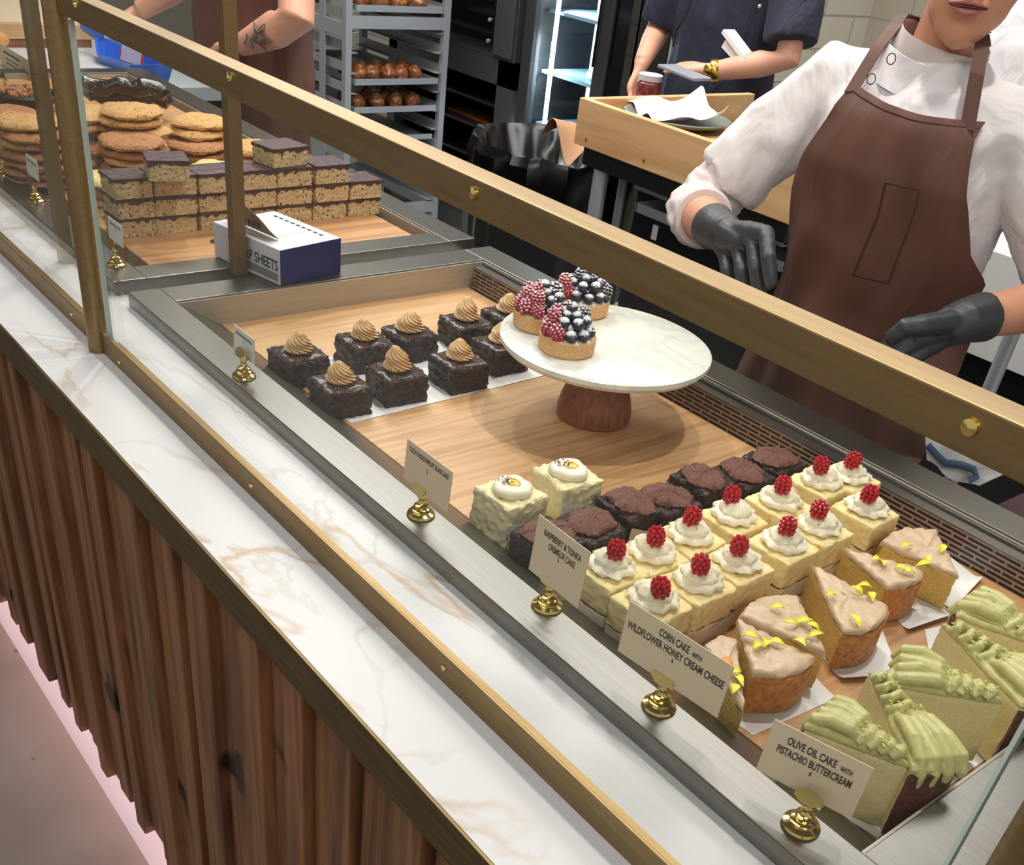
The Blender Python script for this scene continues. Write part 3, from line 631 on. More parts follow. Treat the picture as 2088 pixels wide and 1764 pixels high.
# ---------------------------------------------------------------- cake stand and berry tarts
sx, sy = -.938, .984
cs = thing('cake_stand', 'cake stand with a round white marble plate on a turned wooden foot', 'cake stand', (sx, sy, ZB))
MB().lathe([(0, 0), (.050, 0), (.0530, .003), (.0535, .012), (.050, .030), (.043, .050), (.038, .075), (.040, .0985), (0, .0985)], 40).build('wooden_foot', 'foot_wood', cs, local=True)
MB().lathe([(0, .0985), (.132, .0985), (.141, .1005), (.1462, .1065), (.1458, .1120), (.141, .1142), (0, .1145)], 96).build('marble_plate', 'plate_marble', cs, local=True)
BD = {}
for kd, r_ in (('raspberry', .0100), ('blueberry', .0078), ('blackberry', .0108)):
    o = berry(kd, r_).build(kd, kd + '_sugar'); BD[kd] = o.data; bpy.data.objects.remove(o)
TZ = ZB + .1148
for i, (px, py, lb) in enumerate(((1154, 712, 'berry tart nearest the camera, mostly blueberries with raspberries at its left'), (1100, 664, 'berry tart at the left edge of the plate, red raspberries in front'), (1186, 634, 'berry tart at the back, topped with blackberries and one raised raspberry'))):
    c = P(px, py, z=TZ)
    t = thing('berry_tart', lb, 'tart', (c.x, c.y, TZ), 0, 'berry tarts')
    MB().lathe([(0, 0), (.0355, 0), (.0372, .002), (.0380, .020), (.0366, .0212), (.0345, .020), (.033, .012), (0, .012)], 40).rough(.0004, 200, i).build('crust', 'tart_crust', t, local=True)
    MB().lathe([(0, .0121), (.0328, .0121), (.0340, .019), (.030, .0215), (.015, .023), (.0004, .0235)], 36).rough(.0008, 120, i).build('custard', 'plain_cream', t, local=True)
    spots = []
    for lay, (rad, cnt, z_) in enumerate(((.0285, 10, .0285), (.0150, 6, .0310), (.0215, 7, .0420), (.0085, 4, .0480), (.0, 1, .0560))):
        for q in range(cnt):
            a = 2 * PI * (q + .37 * lay) / cnt + i
            spots.append((rad * math.cos(a), rad * math.sin(a), z_ + .0015 * rnd.random()))
    for (x_, y_, z_) in spots:
        s_ = (x_ * .615 + y_ * .78) / .03; d_ = (-x_ * .73 + y_ * .68) / .03    # to the right, and away from the camera
        kd = 'blueberry'
        if i == 0: kd = 'raspberry' if s_ < -.42 or (d_ > .2 and s_ < .0) else 'blackberry' if (d_ > .45) else 'blueberry'
        elif i == 1: kd = 'raspberry' if s_ < -.05 else 'blackberry' if d_ > .2 else 'blueberry'
        else: kd = 'blackberry' if (d_ > .05 and s_ > -.3) or s_ > .75 else 'blueberry' if s_ > -.75 else 'raspberry'
        b = bpy.data.objects.new(kd, BD[kd]); COL.objects.link(b); b.parent = t; b.location = (x_, y_, z_ - (.001 if kd == 'blueberry' else 0)); sc_ = .88 + .25 * rnd.random(); b.scale = (sc_,) * 3
        b.rotation_euler = (rnd.random() * 1.4 - .7, rnd.random() * 1.4 - .7, rnd.random() * 6)
    if i == 2:
        b = bpy.data.objects.new('raspberry', BD['raspberry']); COL.objects.link(b); b.parent = t; q = P(1149, 573, z=TZ + .054); b.location = (q.x - c.x + .004, q.y - c.y, .054)
# ---------------------------------------------------------------- wedge cakes
def outline(T, A, B, n=48, bulge=.20, rc=.004):
    """closed wedge outline T-A-arc-B, resampled"""
    T, A, B = Vector(T[:2]), Vector(A[:2]), Vector(B[:2]); mid = (A + B) / 2; out = (mid - T).normalized(); L_ = (B - A).length; raw = []
    def seg(a, b, k): return [a.lerp(b, q / k) for q in range(k)]
    raw += seg(T, A, 16)
    for q in range(16):
        u = q / 16; raw.append(A.lerp(B, u) + out * (bulge * L_ * 4 * u * (1 - u)))
    raw += seg(B, T, 16)
    return raw
def blob(ol, c, rings, z_noise=None):
    m = MB(); m.curved = True; rg = []
    for (s_, z, g) in rings:
        r_ = []
        for p in ol:
            d = Vector((p.x - c.x, p.y - c.y)); L_ = d.length; k = s_ + g / max(L_, 1e-4)
            r_.append(m.bm.verts.new((d.x * k, d.y * k, z)))
        rg.append(r_)
    return m.skin(rg)
def arc_part(ol, c, g0, g1, z0, z1, nz=6):
    """a curved shell over the outer side of a wedge"""
    m = MB(); m.curved = True; pts = ol[16:33]
    cen = Vector((c.x, c.y)); rows = []
    for j in range(nz + 1):
        z = z0 + (z1 - z0) * j / nz
        rows.append([(p - cen, z) for p in pts])
    def vv(p, g, z): k = 1 + g / p.length; return m.bm.verts.new((p.x * k, p.y * k, z))
    O = [[vv(p, g1, z) for p, z in r] for r in rows]; I = [[vv(p, g0, z) for p, z in r] for r in rows]
    F = m.bm.faces.new; n = len(pts)
    for j in range(nz):
        for i in range(n - 1):
            F((O[j][i], O[j][i + 1], O[j + 1][i + 1], O[j + 1][i])); F((I[j][i + 1], I[j][i], I[j + 1][i], I[j + 1][i + 1]))
        F((O[j][0], O[j + 1][0], I[j + 1][0], I[j][0])); F((O[j][-1], I[j][-1], I[j + 1][-1], O[j + 1][-1]))
    for i in range(n - 1):
        F((O[0][i], I[0][i], I[0][i + 1], O[0][i + 1])); F((O[-1][i], O[-1][i + 1], I[-1][i + 1], I[-1][i]))
    return m
def wedge(name, lb, cat, grp, T, A, B, h, body, crust, seed, frosting=None, bulge=.16, zb=ZB + .0022):
    zt = zb + h
    T3, A3, B3 = [P(*q, z=zt) for q in (T, A, B)]; ol = outline(T3, A3, B3, bulge=bulge); c = (T3 + A3 + B3) / 3
    t = thing(name, lb, cat, (c.x, c.y, zb), 0, grp)
    N = 12; rings = [(.02, 0, 0), (.5, 0, 0), (.97, 0, 0)] + [(1, h * (.02 + .96 * q / N), 0) for q in range(N + 1)] + [(.97, h, 0), (.5, h, 0), (.02, h, 0)]
    m = blob(ol, c, rings); z0 = [v for v in m.bm.verts if v.co.z < 1e-6]; m.rough(.0013, 130, seed)
    for v in z0: v.co.z = 0
    m.build('cake', body, t, local=True)
    a = arc_part(ol, c, -.003, .0032, .0005, h * .97, 8); a.rough(.0012, 90, seed + 1); a.build('crust', crust, t, local=True)
    return t, ol, c
WC = [('nearest the camera, with a brown crust facing out', (1502, 1272), (1536, 1378), (1655, 1350), [(1545, 1318), (1562, 1312), (1584, 1312), (1532, 1298)]),
      ('whose crust points away, behind the nearest slice', (1680, 1338), (1512, 1262), (1622, 1222), [(1585, 1240), (1640, 1268), (1655, 1278), (1662, 1296), (1630, 1312), (1612, 1272)]),
      ('in the middle, broken at its right corner', (1655, 1160), (1716, 1292), (1808, 1245), [(1745, 1203), (1762, 1196), (1776, 1216), (1742, 1264), (1692, 1214)]),
      ('beside the raspberry cakes, with the thickest petals', (1720, 1127), (1808, 1200), (1879, 1170), [(1786, 1142), (1801, 1150), (1838, 1160), (1854, 1166)]),
      ('farthest back, beside the vent grille', (1950, 1180), (1799, 1112), (1905, 1088), [(1886, 1152), (1890, 1140), (1922, 1118), (1846, 1114)]),
      ('mostly hidden behind the corn cake price card', (1514, 1460), (1436, 1325), (1498, 1310), [(1482, 1352), (1496, 1372), (1506, 1388), (1498, 1404)])]
for i, (lb, T, A, B, pet) in enumerate(WC):
    h = .042
    t, ol, c = wedge('corn_cake_slice', 'frosted wedge of corn cake ' + lb, 'cake slice', 'corn cake wedges', T, A, B, h, 'corn_crumb', 'corn_crust', 300 + i)
    fr = blob(ol, c, [(.02, h - .001, 0), (.9, h - .001, 0), (1, h - .0006, .0012), (1, h + .0028, .0020), (1, h + .0052, .0004), (.93, h + .0066, 0), (.7, h + .0068, 0), (.45, h + .007, 0), (.2, h + .007, 0), (.02, h + .007, 0)])
    dr = (Vector((A[0], A[1])) - Vector((T[0], T[1]))).normalized()
    for v in fr.bm.verts:
        if v.co.z > h + .003: v.co.z += .0011 * math.sin(v.co.x * 420 + 3 * math.sin(v.co.y * 90 + i))
    fr.rough(.0020, 75, i + 40).rough(.0010, 220, i).build('frosting', 'honey_frosting', t, local=True, sharp=60)
    for j, (px, py) in enumerate(pet):
        q = P(px, py, z=t.location.z + h + .010); a = rnd.random() * 6; L_ = .013 + .008 * rnd.random(); w_ = .0042
        pm = MB(); pm.sheet(lambda u, v: Vector((L_ * (u - .5), w_ * (v - .5) * 2 * math.sin(PI * min(.97, max(.06, u))), .004 * math.sin(u * PI) + .0016 * (v - .5) ** 2 * 4 + .002 * u)), 8, 4, .0005)
        pm.xf(Matrix.Translation((q.x - c.x, q.y - c.y, h + .0075)) @ Matrix.Rotation(a, 4, 'Z') @ Matrix.Rotation(rnd.random() * .5, 4, 'Y'))
        pm.build('petal', 'petal_orange' if (i == 5 and j == 0) else 'petal', t, local=True)
PC = [('half hidden behind the olive oil price card', (1851, 1568), (1640, 1488), (1738, 1448), 0), ('nearest, cream draping over a dark crust', (1770, 1375), (1855, 1575), (1960, 1535), 1),
      ('long piped folds behind the nearest', (2043, 1438), (1800, 1400), (1888, 1345), 2), ('at the right edge with its tip pointing left', (1919, 1277), (2078, 1445), (2170, 1400), 3),
      ('farthest back beside the vent grille', (2160, 1335), (1950, 1262), (2020, 1215), 4)]
for i, (lb, T, A, B, _) in enumerate(PC):
    h = .070
    t, ol, c = wedge('pistachio_cake_slice', 'olive oil cake wedge with green cream, ' + lb, 'cake slice', 'olive oil cake wedges', T, A, B, h, 'olive_cake', 'dark_crust', 400 + i, bulge=.14)
    mid = (ol[24] - Vector((c.x, c.y))); tip = ol[0] - Vector((c.x, c.y)); ax = (mid - tip); Lx = ax.length; ax.normalize(); sd_ = Vector((-ax.y, ax.x)); half = (ol[32] - ol[16]).length / 2
    fr = blob(ol, c, [(.02, h - .001, 0), (.9, h - .001, 0), (1, h, .0010), (1, h + .003, .0012), (.96, h + .006, 0), (.5, h + .006, 0), (.02, h + .006, 0)]); fr.rough(.001, 90, i)
    def on(u, v, z): q = tip + ax * (u * Lx) + sd_ * (v * half * (.12 + .88 * u)); return Vector((q.x, q.y, z))
    nn = 4 if half < .05 else 5
    for k_ in range(nn):                                        # fat piped fingers over the outer half
        v0 = (k_ - (nn - 1) / 2) / (nn / 2) * .88
        pts = [on(.50 + .04 * math.sin(k_ * 2), v0 * .8, h + .006), on(.62, v0 * .9, h + .012), on(.80, v0, h + .0125 + .002 * math.sin(k_ * 3 + i)), on(.95, v0, h + .008), on(1.0, v0 * .98, h - .004), on(1.01, v0 * .96, h - .012 - .004 * math.sin(k_ + i))]
        if i in (0, 2, 4): pts = pts[:5]
        fr.tube(pts, [.0034, .0062, .0066, .0064, .0060, .0040][:len(pts)], 12)
    for k_ in range(4):                                         # ruffles across the tip half
        u0 = .10 + .11 * k_; fr.tube([on(u0, -.95, h + .006), on(u0 + .05, -.4, h + .011), on(u0 + .02, .2, h + .012), on(u0 + .07, .9, h + .006)], [.003, .0048, .0052, .003], 9)
    o = fr.build('piped_cream', 'pistachio_cream', t, local=True); remesh(o, .0011, 1)
    nt_ = MB(); r2 = random.Random(i)
    for k_ in range(46):
        u0 = .08 + .8 * r2.random(); v0 = r2.random() * 1.7 - .85; zz = h + .0165 - .004 * abs(v0)
        q = on(u0, v0, zz); nt_.sph(q, (.0016 * (.5 + r2.random()), .0012, .0010), 1)
    tag(nt_.build('chopped_nuts', 'nut', t, local=True), kind='stuff')
# papers under the wedges
PAP = [((1450, 1440), (1535, 1500), (1705, 1425), (1610, 1330), 'white paper square under the nearest corn cake wedge'), ((1640, 1290), (1715, 1392), (1838, 1385), (1790, 1265), 'white paper square under the middle corn cake wedge'),
       ((1790, 1210), (1850, 1292), (1938, 1262), (1880, 1185), 'white paper square under the corn cake wedge with thick petals'), ((1868, 1170), (1940, 1250), (2000, 1185), (1930, 1130), 'white paper square under the farthest corn cake wedge'),
       ((1545, 1560), (1789, 1709), (2140, 1455), (1975, 1330), 'long white parchment under the olive oil cake wedges'), ((1885, 1285), (1905, 1390), (2010, 1330), (1985, 1262), 'white paper square between the two kinds of wedge cake'),
       ((1190, 1210), (1310, 1300), (1560, 1215), (1440, 1150), 'white parchment sheet under the raspberry cakes')]
for i, q in enumerate(PAP):
    tag(quadsheet('parchment_sheet', [P(*p_, z=ZB) for p_ in q[:4]], 'white_paper', lift=.0004 + .0002 * (i % 3), wav=.0008, seed=i, curl=.03 if i in (1, 2, 3) else 0), q[4], 'parchment', None)
# ---------------------------------------------------------------- price signs
def text_mesh(txt, width, height):
    cu = bpy.data.curves.new('lettering', 'FONT'); cu.body = txt; cu.size = 1; cu.offset = .022; cu.align_x = 'LEFT'; cu.resolution_u = 3
    o = bpy.data.objects.new('lettering', cu); COL.objects.link(o)
    dg = bpy.context.evaluated_depsgraph_get(); dg.update(); me = bpy.data.meshes.new_from_object(o.evaluated_get(dg))
    bpy.data.objects.remove(o)
    xs = [v.co.x for v in me.vertices]; ys = [v.co.y for v in me.vertices]; a, b = min(xs), max(xs); c_, d_ = min(ys), max(ys)
    for v in me.vertices: v.co.x = (v.co.x - a) / (b - a) * width; v.co.y = (v.co.y - c_) / (d_ - c_) * height
    return me
def price_sign(bx, by, xl, yl, xr, yr, zb, zt, lines, lb, m='card', tone='ink', tilt=.05):
    """base at a pixel on the rim; card from (xl,yl) to (xr,yr), bottom zb, top zt; lines = (text, width share, centre share, y share, height share)"""
    c = P(bx, by, z=ZR)
    t = thing('price_sign', lb, 'price sign', (c.x, c.y, ZR), 0, 'brass price signs along the steel rim')
    mb = MB().lathe([(0, 0), (.0148, 0), (.0155, .0015), (.0145, .0035), (.0118, .0048), (.0102, .0056), (.0108, .0078), (.0094, .0092), (.0070, .0100), (.0080, .0128), (.0062, .0140), (.0044, .0160), (.0036, .0195), (.0050, .0225), (.0038, .0250), (.0034, .0285), (0, .0290)], 28)
    mb.build('stand', 'brass_polished', t, local=True)
    L0, R0 = Vector((xl, yl, 0)), Vector((xr, yr, 0)); d = (R0 - L0); W = d.length; d.normalize(); nrm = Vector((d.y, -d.x, 0)); H = zt - zb
    yaw = math.atan2(d.y, d.x)
    k = MB(); q = .0105
    k.prism([(q * math.cos(PI / 8 + a * PI / 4) * 1.15, q * math.sin(PI / 8 + a * PI / 4) * .62) for a in range(8)], -.0012, .0, 0)
    k.xf(Matrix.Translation((0, -.0052, .0345)) @ Matrix.Rotation(yaw, 4, 'Z') @ Matrix.Rotation(1.0, 4, 'X'))
    k.box((-.0105, -.0020, .0275), (.0105, .0022, .0300)); k.build('clip', 'brass_polished', t, local=True)
    up = Vector((0, 0, 1)) - nrm * tilt; up.normalize()
    cd = thing('card', None, None); cd = None
    mb = MB(); o0 = L0 + Vector((0, 0, zb)); a_ = [o0, o0 + d * W, o0 + d * W + up * H, o0 + up * H]; bk = [p - nrm * .0008 for p in a_]
    vs = [mb.bm.verts.new(p) for p in a_ + bk]
    for f_ in ((0, 1, 2, 3), (4, 7, 6, 5), (0, 4, 5, 1), (1, 5, 6, 2), (2, 6, 7, 3), (3, 7, 4, 0)): mb.bm.faces.new([vs[g] for g in f_])
    card = mb.build('card', m, t)
    X = d; Z = X.cross(up); Mx = Matrix((X, up, Z)).transposed().to_4x4(); Mx.translation = o0 + nrm * .0003 - t.location
    joined = MB()
    for (txt, ws, cs_, ysh, hs) in lines:
        if txt is None:
            x0 = W * (cs_ - ws / 2); y0 = H * ysh; joined.box((x0, y0, 0), (x0 + W * ws, y0 + H * hs, .0001)); continue
        me = text_mesh(txt, W * ws, H * hs); n0 = len(joined.bm.verts); joined.bm.from_mesh(me); joined.bm.verts.ensure_lookup_table()
        for v in joined.bm.verts[n0:]: v.co.x += W * (cs_ - ws / 2); v.co.y += H * ysh; v.co.z = 0
        bpy.data.meshes.remove(me)
    joined.xf(Mx); ob = joined.build('lettering', tone, None); ob.parent = card
    return t
for o in [q for q in bpy.data.objects if q.name.startswith('card') and q.type == 'EMPTY']: bpy.data.objects.remove(o)
price_sign(1632, 1684, -.294, .562, -.218, .584, .9455, .9975, [('OLIVE OIL CAKE', .50, .44, .70, .145), ('WITH', .12, .79, .70, .095), ('PISTACHIO BUTTERCREAM', .76, .50, .49, .145), ('6', .025, .50, .36, .09)], 'cream price sign lettered OLIVE OIL CAKE WITH PISTACHIO BUTTERCREAM')
price_sign(1343, 1441, -.457, .562, -.348, .573, .9525, 1.0055, [('CORN CAKE', .29, .47, .74, .145), ('WITH', .09, .69, .74, .095), ('WILDFLOWER HONEY CREAM CHEESE', .94, .50, .53, .145), ('4', .02, .50, .41, .09)], 'widest cream price sign, lettered CORN CAKE WITH WILDFLOWER HONEY CREAM CHEESE')
price_sign(1115, 1237, -.586, .564, -.514, .563, .9615, 1.0215, [('RASPBERRY & TONKA', .72, .52, .74, .115), ('CREMEUX CAKE', .52, .54, .57, .115), ('5', .03, .50, .48, .07)], 'cream price sign lettered RASPBERRY & TONKA CREMEUX CAKE')
price_sign(858, 1050, -.800, .564, -.718, .564, .952, .9995, [('YUZU PASSIONFRUIT SLAB CAKE', .88, .50, .76, .12), ('5', .03, .50, .54, .10)], 'cream price sign lettered YUZU PASSIONFRUIT SLAB CAKE')
bar1 = [(None, .78, .5, .72, .10), (None, .05, .5, .52, .08)]
price_sign(498, 768, -1.201, .564, -1.144, .564, .9445, .9775, bar1, 'small white price sign in front of the brownies', 'card_white', 'grey_ink')
price_sign(238, 541, -1.621, .564, -1.565, .564, .963, .9955, bar1, 'small white price sign in front of the cereal slices', 'card_white', 'grey_ink')
price_sign(74, 411, -1.995, .564, -1.935, .564, .963, .9955, bar1, 'small white price sign left of the round post', 'card_white', 'grey_ink')
price_sign(10, 357, -2.235, .564, -2.175, .564, .963, .9955, bar1, 'small white price sign at the left edge of the photo', 'card_white', 'grey_ink')
# ---------------------------------------------------------------- people
nmat('skin_light', [(.3, (206, 150, 124)), (.7, (220, 166, 140))], nscale=12, detail=3, rough=.5, sss=.12)
nmat('skin_face', [(.3, (196, 138, 108)), (.7, (210, 152, 122))], nscale=14, detail=3, rough=.5, sss=.12)
mat('lips', (172, 104, 96), .45); mat('lip_line', (80, 26, 30), .5); mat('eye', (236, 232, 228), .2); mat('iris', (60, 40, 26), .2); mat('hair', (46, 28, 20), .5, bump=.6, bscale=300)
nmat('white_cloth', [(.3, (220, 216, 216)), (.7, (228, 225, 226))], scale=(1, 1, .55), nscale=9, detail=3, dist=1.6, rough=.8, bump=.75, bdist=.02); mat('cuff_cloth', (216, 204, 200), .8, bump=.25, bscale=900, sheen=.2); mat('collar_cloth', (196, 184, 180), .8)
nmat('apron_brown', [(.3, (88, 56, 44)), (.7, (104, 68, 54))], scale=(1, 1, .4), nscale=9, detail=4, dist=1.2, rough=.65, bump=.6, bdist=.012)
mat('apron_strap', (98, 68, 58), .7); mat('stitch', (70, 44, 36), .8); mat('glove', (50, 52, 56), .5, bump=.12, bscale=160, spec=.5); nmat('navy', [(.3, (30, 34, 50)), (.7, (38, 42, 62))], scale=(1, 1, .5), nscale=9, detail=3, dist=1.5, rough=.75, bump=.7, bdist=.02); mat('trousers', (30, 30, 34), .8)
mat('grey_cloth', (186, 184, 182), .8); mat('tattoo', (92, 84, 80), .7); mat('gold', (206, 168, 80), .25, 1)
def wrinkle(o, amp, fx, seed=0, thr=.0):
    """soft folds pressed into a cloth mesh"""
    me = o.data
    for v in me.vertices:
        p = Vector((v.co.x * fx[0], v.co.y * fx[1], v.co.z * fx[2])) + Vector((seed, seed * 2, 0))
        d = 1 - abs(noise.noise(p)) * 3; d2 = noise.noise(p * 2.3)
        v.co += v.normal * (amp * (max(-.6, d) * .7 + d2 * .5))
    return o
def head_shells(m, loc, rz, tilt=0, scale=1.0):
    n0 = len(m.bm.verts)
    S = m.sph
    S((0, .012, .045), (.076, .094, .088), 3); S((0, -.018, 0), (.066, .074, .086), 3); S((0, -.026, -.046), (.0540, .060, .046), 3); S((0, -.046, -.066), (.038, .040, .036), 3); S((0, -.060, -.076), (.026, .027, .027), 3)
    for sx in (-1, 1):
        S((sx * .034, -.056, -.012), (.030, .028, .030), 2); S((sx * .078, .012, .0), (.010, .019, .030), 2); S((sx * .011, -.098, -.016), (.008, .010, .007), 2); S((sx * .03, -.080, .040), (.024, .012, .008), 2)
    m.tube([(0, -.086, .035), (0, -.098, .010), (0, -.108, -.012)], [.007, .0095, .0105], 10)
    S((0, -.087, -.050), (.026, .013, .016), 2)
    Mx = Matrix.Translation(loc) @ Matrix.Rotation(rz, 4, 'Z') @ Matrix.Rotation(tilt, 4, 'X') @ Matrix.Scale(scale, 4)
    m.bm.verts.ensure_lookup_table()
    for v in m.bm.verts[n0:]: v.co = Mx @ v.co
    return Mx
def hand_shells(m, wrist, knuckles, mids, tips, thumb, r=.0092, palm=.013):
    w = Vector(wrist); K = [Vector(k) for k in knuckles]; c = (K[1] + K[2]) / 2
    for k_, md, tp in zip(K, mids, tips):
        md, tp = Vector(md), Vector(tp)
        m.tube([w.lerp(k_, .25), w.lerp(k_, .65), k_, k_.lerp(md, .5), md, md.lerp(tp, .5), tp, tp + (tp - md).normalized() * r * .6], [palm, palm, r * 1.18, r * 1.02, r, r * .94, r * .85, r * .4], 12)
    m.tube([w, w.lerp(c, .5), c], [(palm * 1.7, palm * 1.7), (palm * 1.5, palm * 1.5), palm], 12)
    T = [Vector(p) for p in thumb]; m.tube([w.lerp(T[0], .3)] + T + [T[-1] + (T[-1] - T[-2]).normalized() * r * .5], [palm] + [r * 1.25] * (len(T) - 1) + [r * 1.0, r * .4], 12)
def auto_hand(wrist, d, up, side, L=.17, curl=.9):
    """knuckles, mids, tips and thumb of a relaxed hand: d = pointing way, up = back of the hand, side = thumb side"""
    w = Vector(wrist); d = Vector(d).normalized(); up = Vector(up); up = (up - d * up.dot(d)).normalized(); s_ = d.cross(up) * side
    K, Md, T = [], [], []
    for q, (o, ln) in enumerate(((.030, .95), (.010, 1.05), (-.011, 1.0), (-.030, .8))):
        k = w + d * (L * .50) + s_ * o; a = curl * .55; b = curl * 1.25
        m1 = k + (d * math.cos(a) - up * math.sin(a)) * L * .25 * ln; t1 = m1 + (d * math.cos(b) - up * math.sin(b)) * L * .22 * ln
        K.append(k); Md.append(m1); T.append(t1)
    th = [w + d * L * .2 + s_ * .03, w + d * L * .38 + s_ * .052 - up * .010, w + d * L * .55 + s_ * .048 - up * .022]
    return K, Md, T, th
def torso_path(x, y, H, W, lean=0):
    """hip to neck base: (point, half width, half depth)"""
    k = H / 1.6
    return [((x, y + .01, .80 * k), W * .98, .110), ((x, y, .90 * k), W * .93, .112), ((x, y - lean * .2, 1.0 * k), W * .84, .105), ((x, y - lean * .45, 1.10 * k), W * .92, .112), ((x, y - lean * .7, 1.20 * k), W * 1.0, .112), ((x, y - lean * .9, 1.27 * k), W * .98, .095), ((x, y - lean, 1.315 * k), W * .66, .070), ((x, y - lean, 1.345 * k), W * .40, .058)]
def clothes_tube(m, path, g, z0=-9, n=28):
    pts = [(p, (a + g, b + g)) for p, a, b in path if p[2] >= z0]
    m.tube([p for p, _ in pts], [r for _, r in pts], n, up=(1, 0, 0))
def human(lb, x, y, H, W, head, armR, armL, skinm, lean=0, head_rz=0, voxel=.006, handR=None, handL=None, ak=1.0, hr=.0092, sm=3, palm=.013):
    t = thing('person', lb, 'person', (x, y, 0)); k = H / 1.6
    path = torso_path(x, y, H, W, lean)
    b = MB(); clothes_tube(b, path, -.012)
    nb = Vector(path[-1][0]); hd = Vector(head)
    b.tube([nb - Vector((0, 0, .05)), nb.lerp(hd, .35), hd + Vector((0, .01, -.02))], [.052, .047, .050], 20)
    Mx = head_shells(b, hd, head_rz)
    for arm, hand in ((armR, handR), (armL, handL)):
        S_, E_, Wr = [Vector(q) for q in arm[:3]]
        b.tube([Vector((x, y - lean, S_.z - .02)).lerp(S_, .6), S_, S_.lerp(E_, .5), E_, E_.lerp(Wr, .35), Wr], [.05, .049 * ak, .044 * ak, .038 * ak, .037 * ak, .026 * (1 + (ak - 1) * .5)], 16)
        hand_shells(b, Wr, *hand, r=hr, palm=palm)
    for sx in (-1, 1):
        b.tube([(x + sx * W * .45, y + .01, .80 * k), (x + sx * W * .5, y + .01, .62 * k), (x + sx * W * .52, y - .01, .45 * k), (x + sx * W * .52, y + .01, .25 * k), (x + sx * W * .52, y + .02, .07)], [.085, .075, .052, .048, .036], 14)
        b.sph((x + sx * W * .52, y - .05, .045), (.042, .115, .038), 2)
    o = b.build('body', skinm, t); remesh(o, voxel, sm)
    tr = MB()
    for sx in (-1, 1): tr.tube([(x + sx * W * .42, y + .01, .84 * k), (x + sx * W * .5, y + .01, .62 * k), (x + sx * W * .52, y - .01, .45 * k), (x + sx * W * .52, y + .01, .25 * k), (x + sx * W * .52, y + .02, .09)], [.100, .092, .070, .064, .060], 16)
    tr.tube([(x, y + .01, .78 * k), (x, y + .01, .93 * k)], [(W * 1.03, .122), (W * .96, .122)], 24, up=(1, 0, 0))
    remesh(tr.build('trousers', 'trousers', t), .009, 2)
    for sx in (-1, 1): MB().sph((x + sx * W * .52, y - .055, .052), (.050, .128, .050), 3).build('shoe', 'black', t)
    return t, path, Mx
def face_parts(t, Mx, hair=True):
    def put(mb, nm, m): mb.xf(Mx); return mb.build(nm, m, t)
    for sx in (-1, 1):
        e = put(MB().sph((sx * .030, -.0790, .022), (.0125, .0115, .0085), 3), 'eye', 'eye'); i_ = MB().sph((sx * .030, -.0895, .022), (.0052, .002, .0052), 2).xf(Mx).build('iris', 'iris', None)
        for v in i_.data.vertices: v.co -= WL(t)
        i_.parent = e
        MB().tube([(sx * .014, -.093, .040), (sx * .03, -.094, .046), (sx * .048, -.080, .041)], [.002, .0032, .0015], 8).xf(Mx).build('eyebrow', 'hair', t)
    lp = MB(); lp.tube([(-.0245, -.0925, -.0485), (-.012, -.1005, -.0462), (-.004, -.1030, -.0445), (0, -.1032, -.0455), (.004, -.1030, -.0445), (.012, -.1005, -.0462), (.0245, -.0925, -.0485)], [(.0008, .0008), (.0028, .0026), (.0036, .003), (.0032, .003), (.0036, .003), (.0028, .0026), (.0008, .0008)], 12, up=(0, 0, 1))
    lp.tube([(-.022, -.0930, -.0515), (-.011, -.1000, -.0550), (0, -.1020, -.0565), (.011, -.1000, -.0550), (.022, -.0930, -.0515)], [(.0008, .0008), (.0036, .003), (.0046, .0035), (.0036, .003), (.0008, .0008)], 12, up=(0, 0, 1))
    put(lp, 'lips', 'lips')
    ml = MB(); ml.tube([(-.024, -.0935, -.0500), (-.012, -.1022, -.0505), (0, -.1045, -.0500), (.012, -.1022, -.0505), (.024, -.0935, -.0500)], [.0010, .0015, .0014, .0015, .0010], 8); put(ml, 'mouth_line', 'lip_line')
    if hair:
        hm = MB(); hm.sph((0, .030, .062), (.086, .096, .088), 3); hm.sph((0, .090, .02), (.050, .045, .050), 3)
        for sx in (-1, 1): hm.tube([(sx * .072, -.02, .07), (sx * .079, .015, .03), (sx * .070, .05, -.02)], [.014, .015, .008], 10)
        hm.xf(Mx); hh = hm.build('hair', 'hair', t); remesh(hh, .005, 3)
def ribbon(pts, side, w, th=.0016):
    pts = [Vector(p) for p in pts]; side = Vector(side).normalized(); n = len(pts) - 1; m = MB()
    def f(u, v):
        q = u * n; i = min(n - 1, int(q)); return pts[i].lerp(pts[i + 1], q - i) + side * ((v - .5) * w)
    return m.sheet(f, n * 4, 2, th)
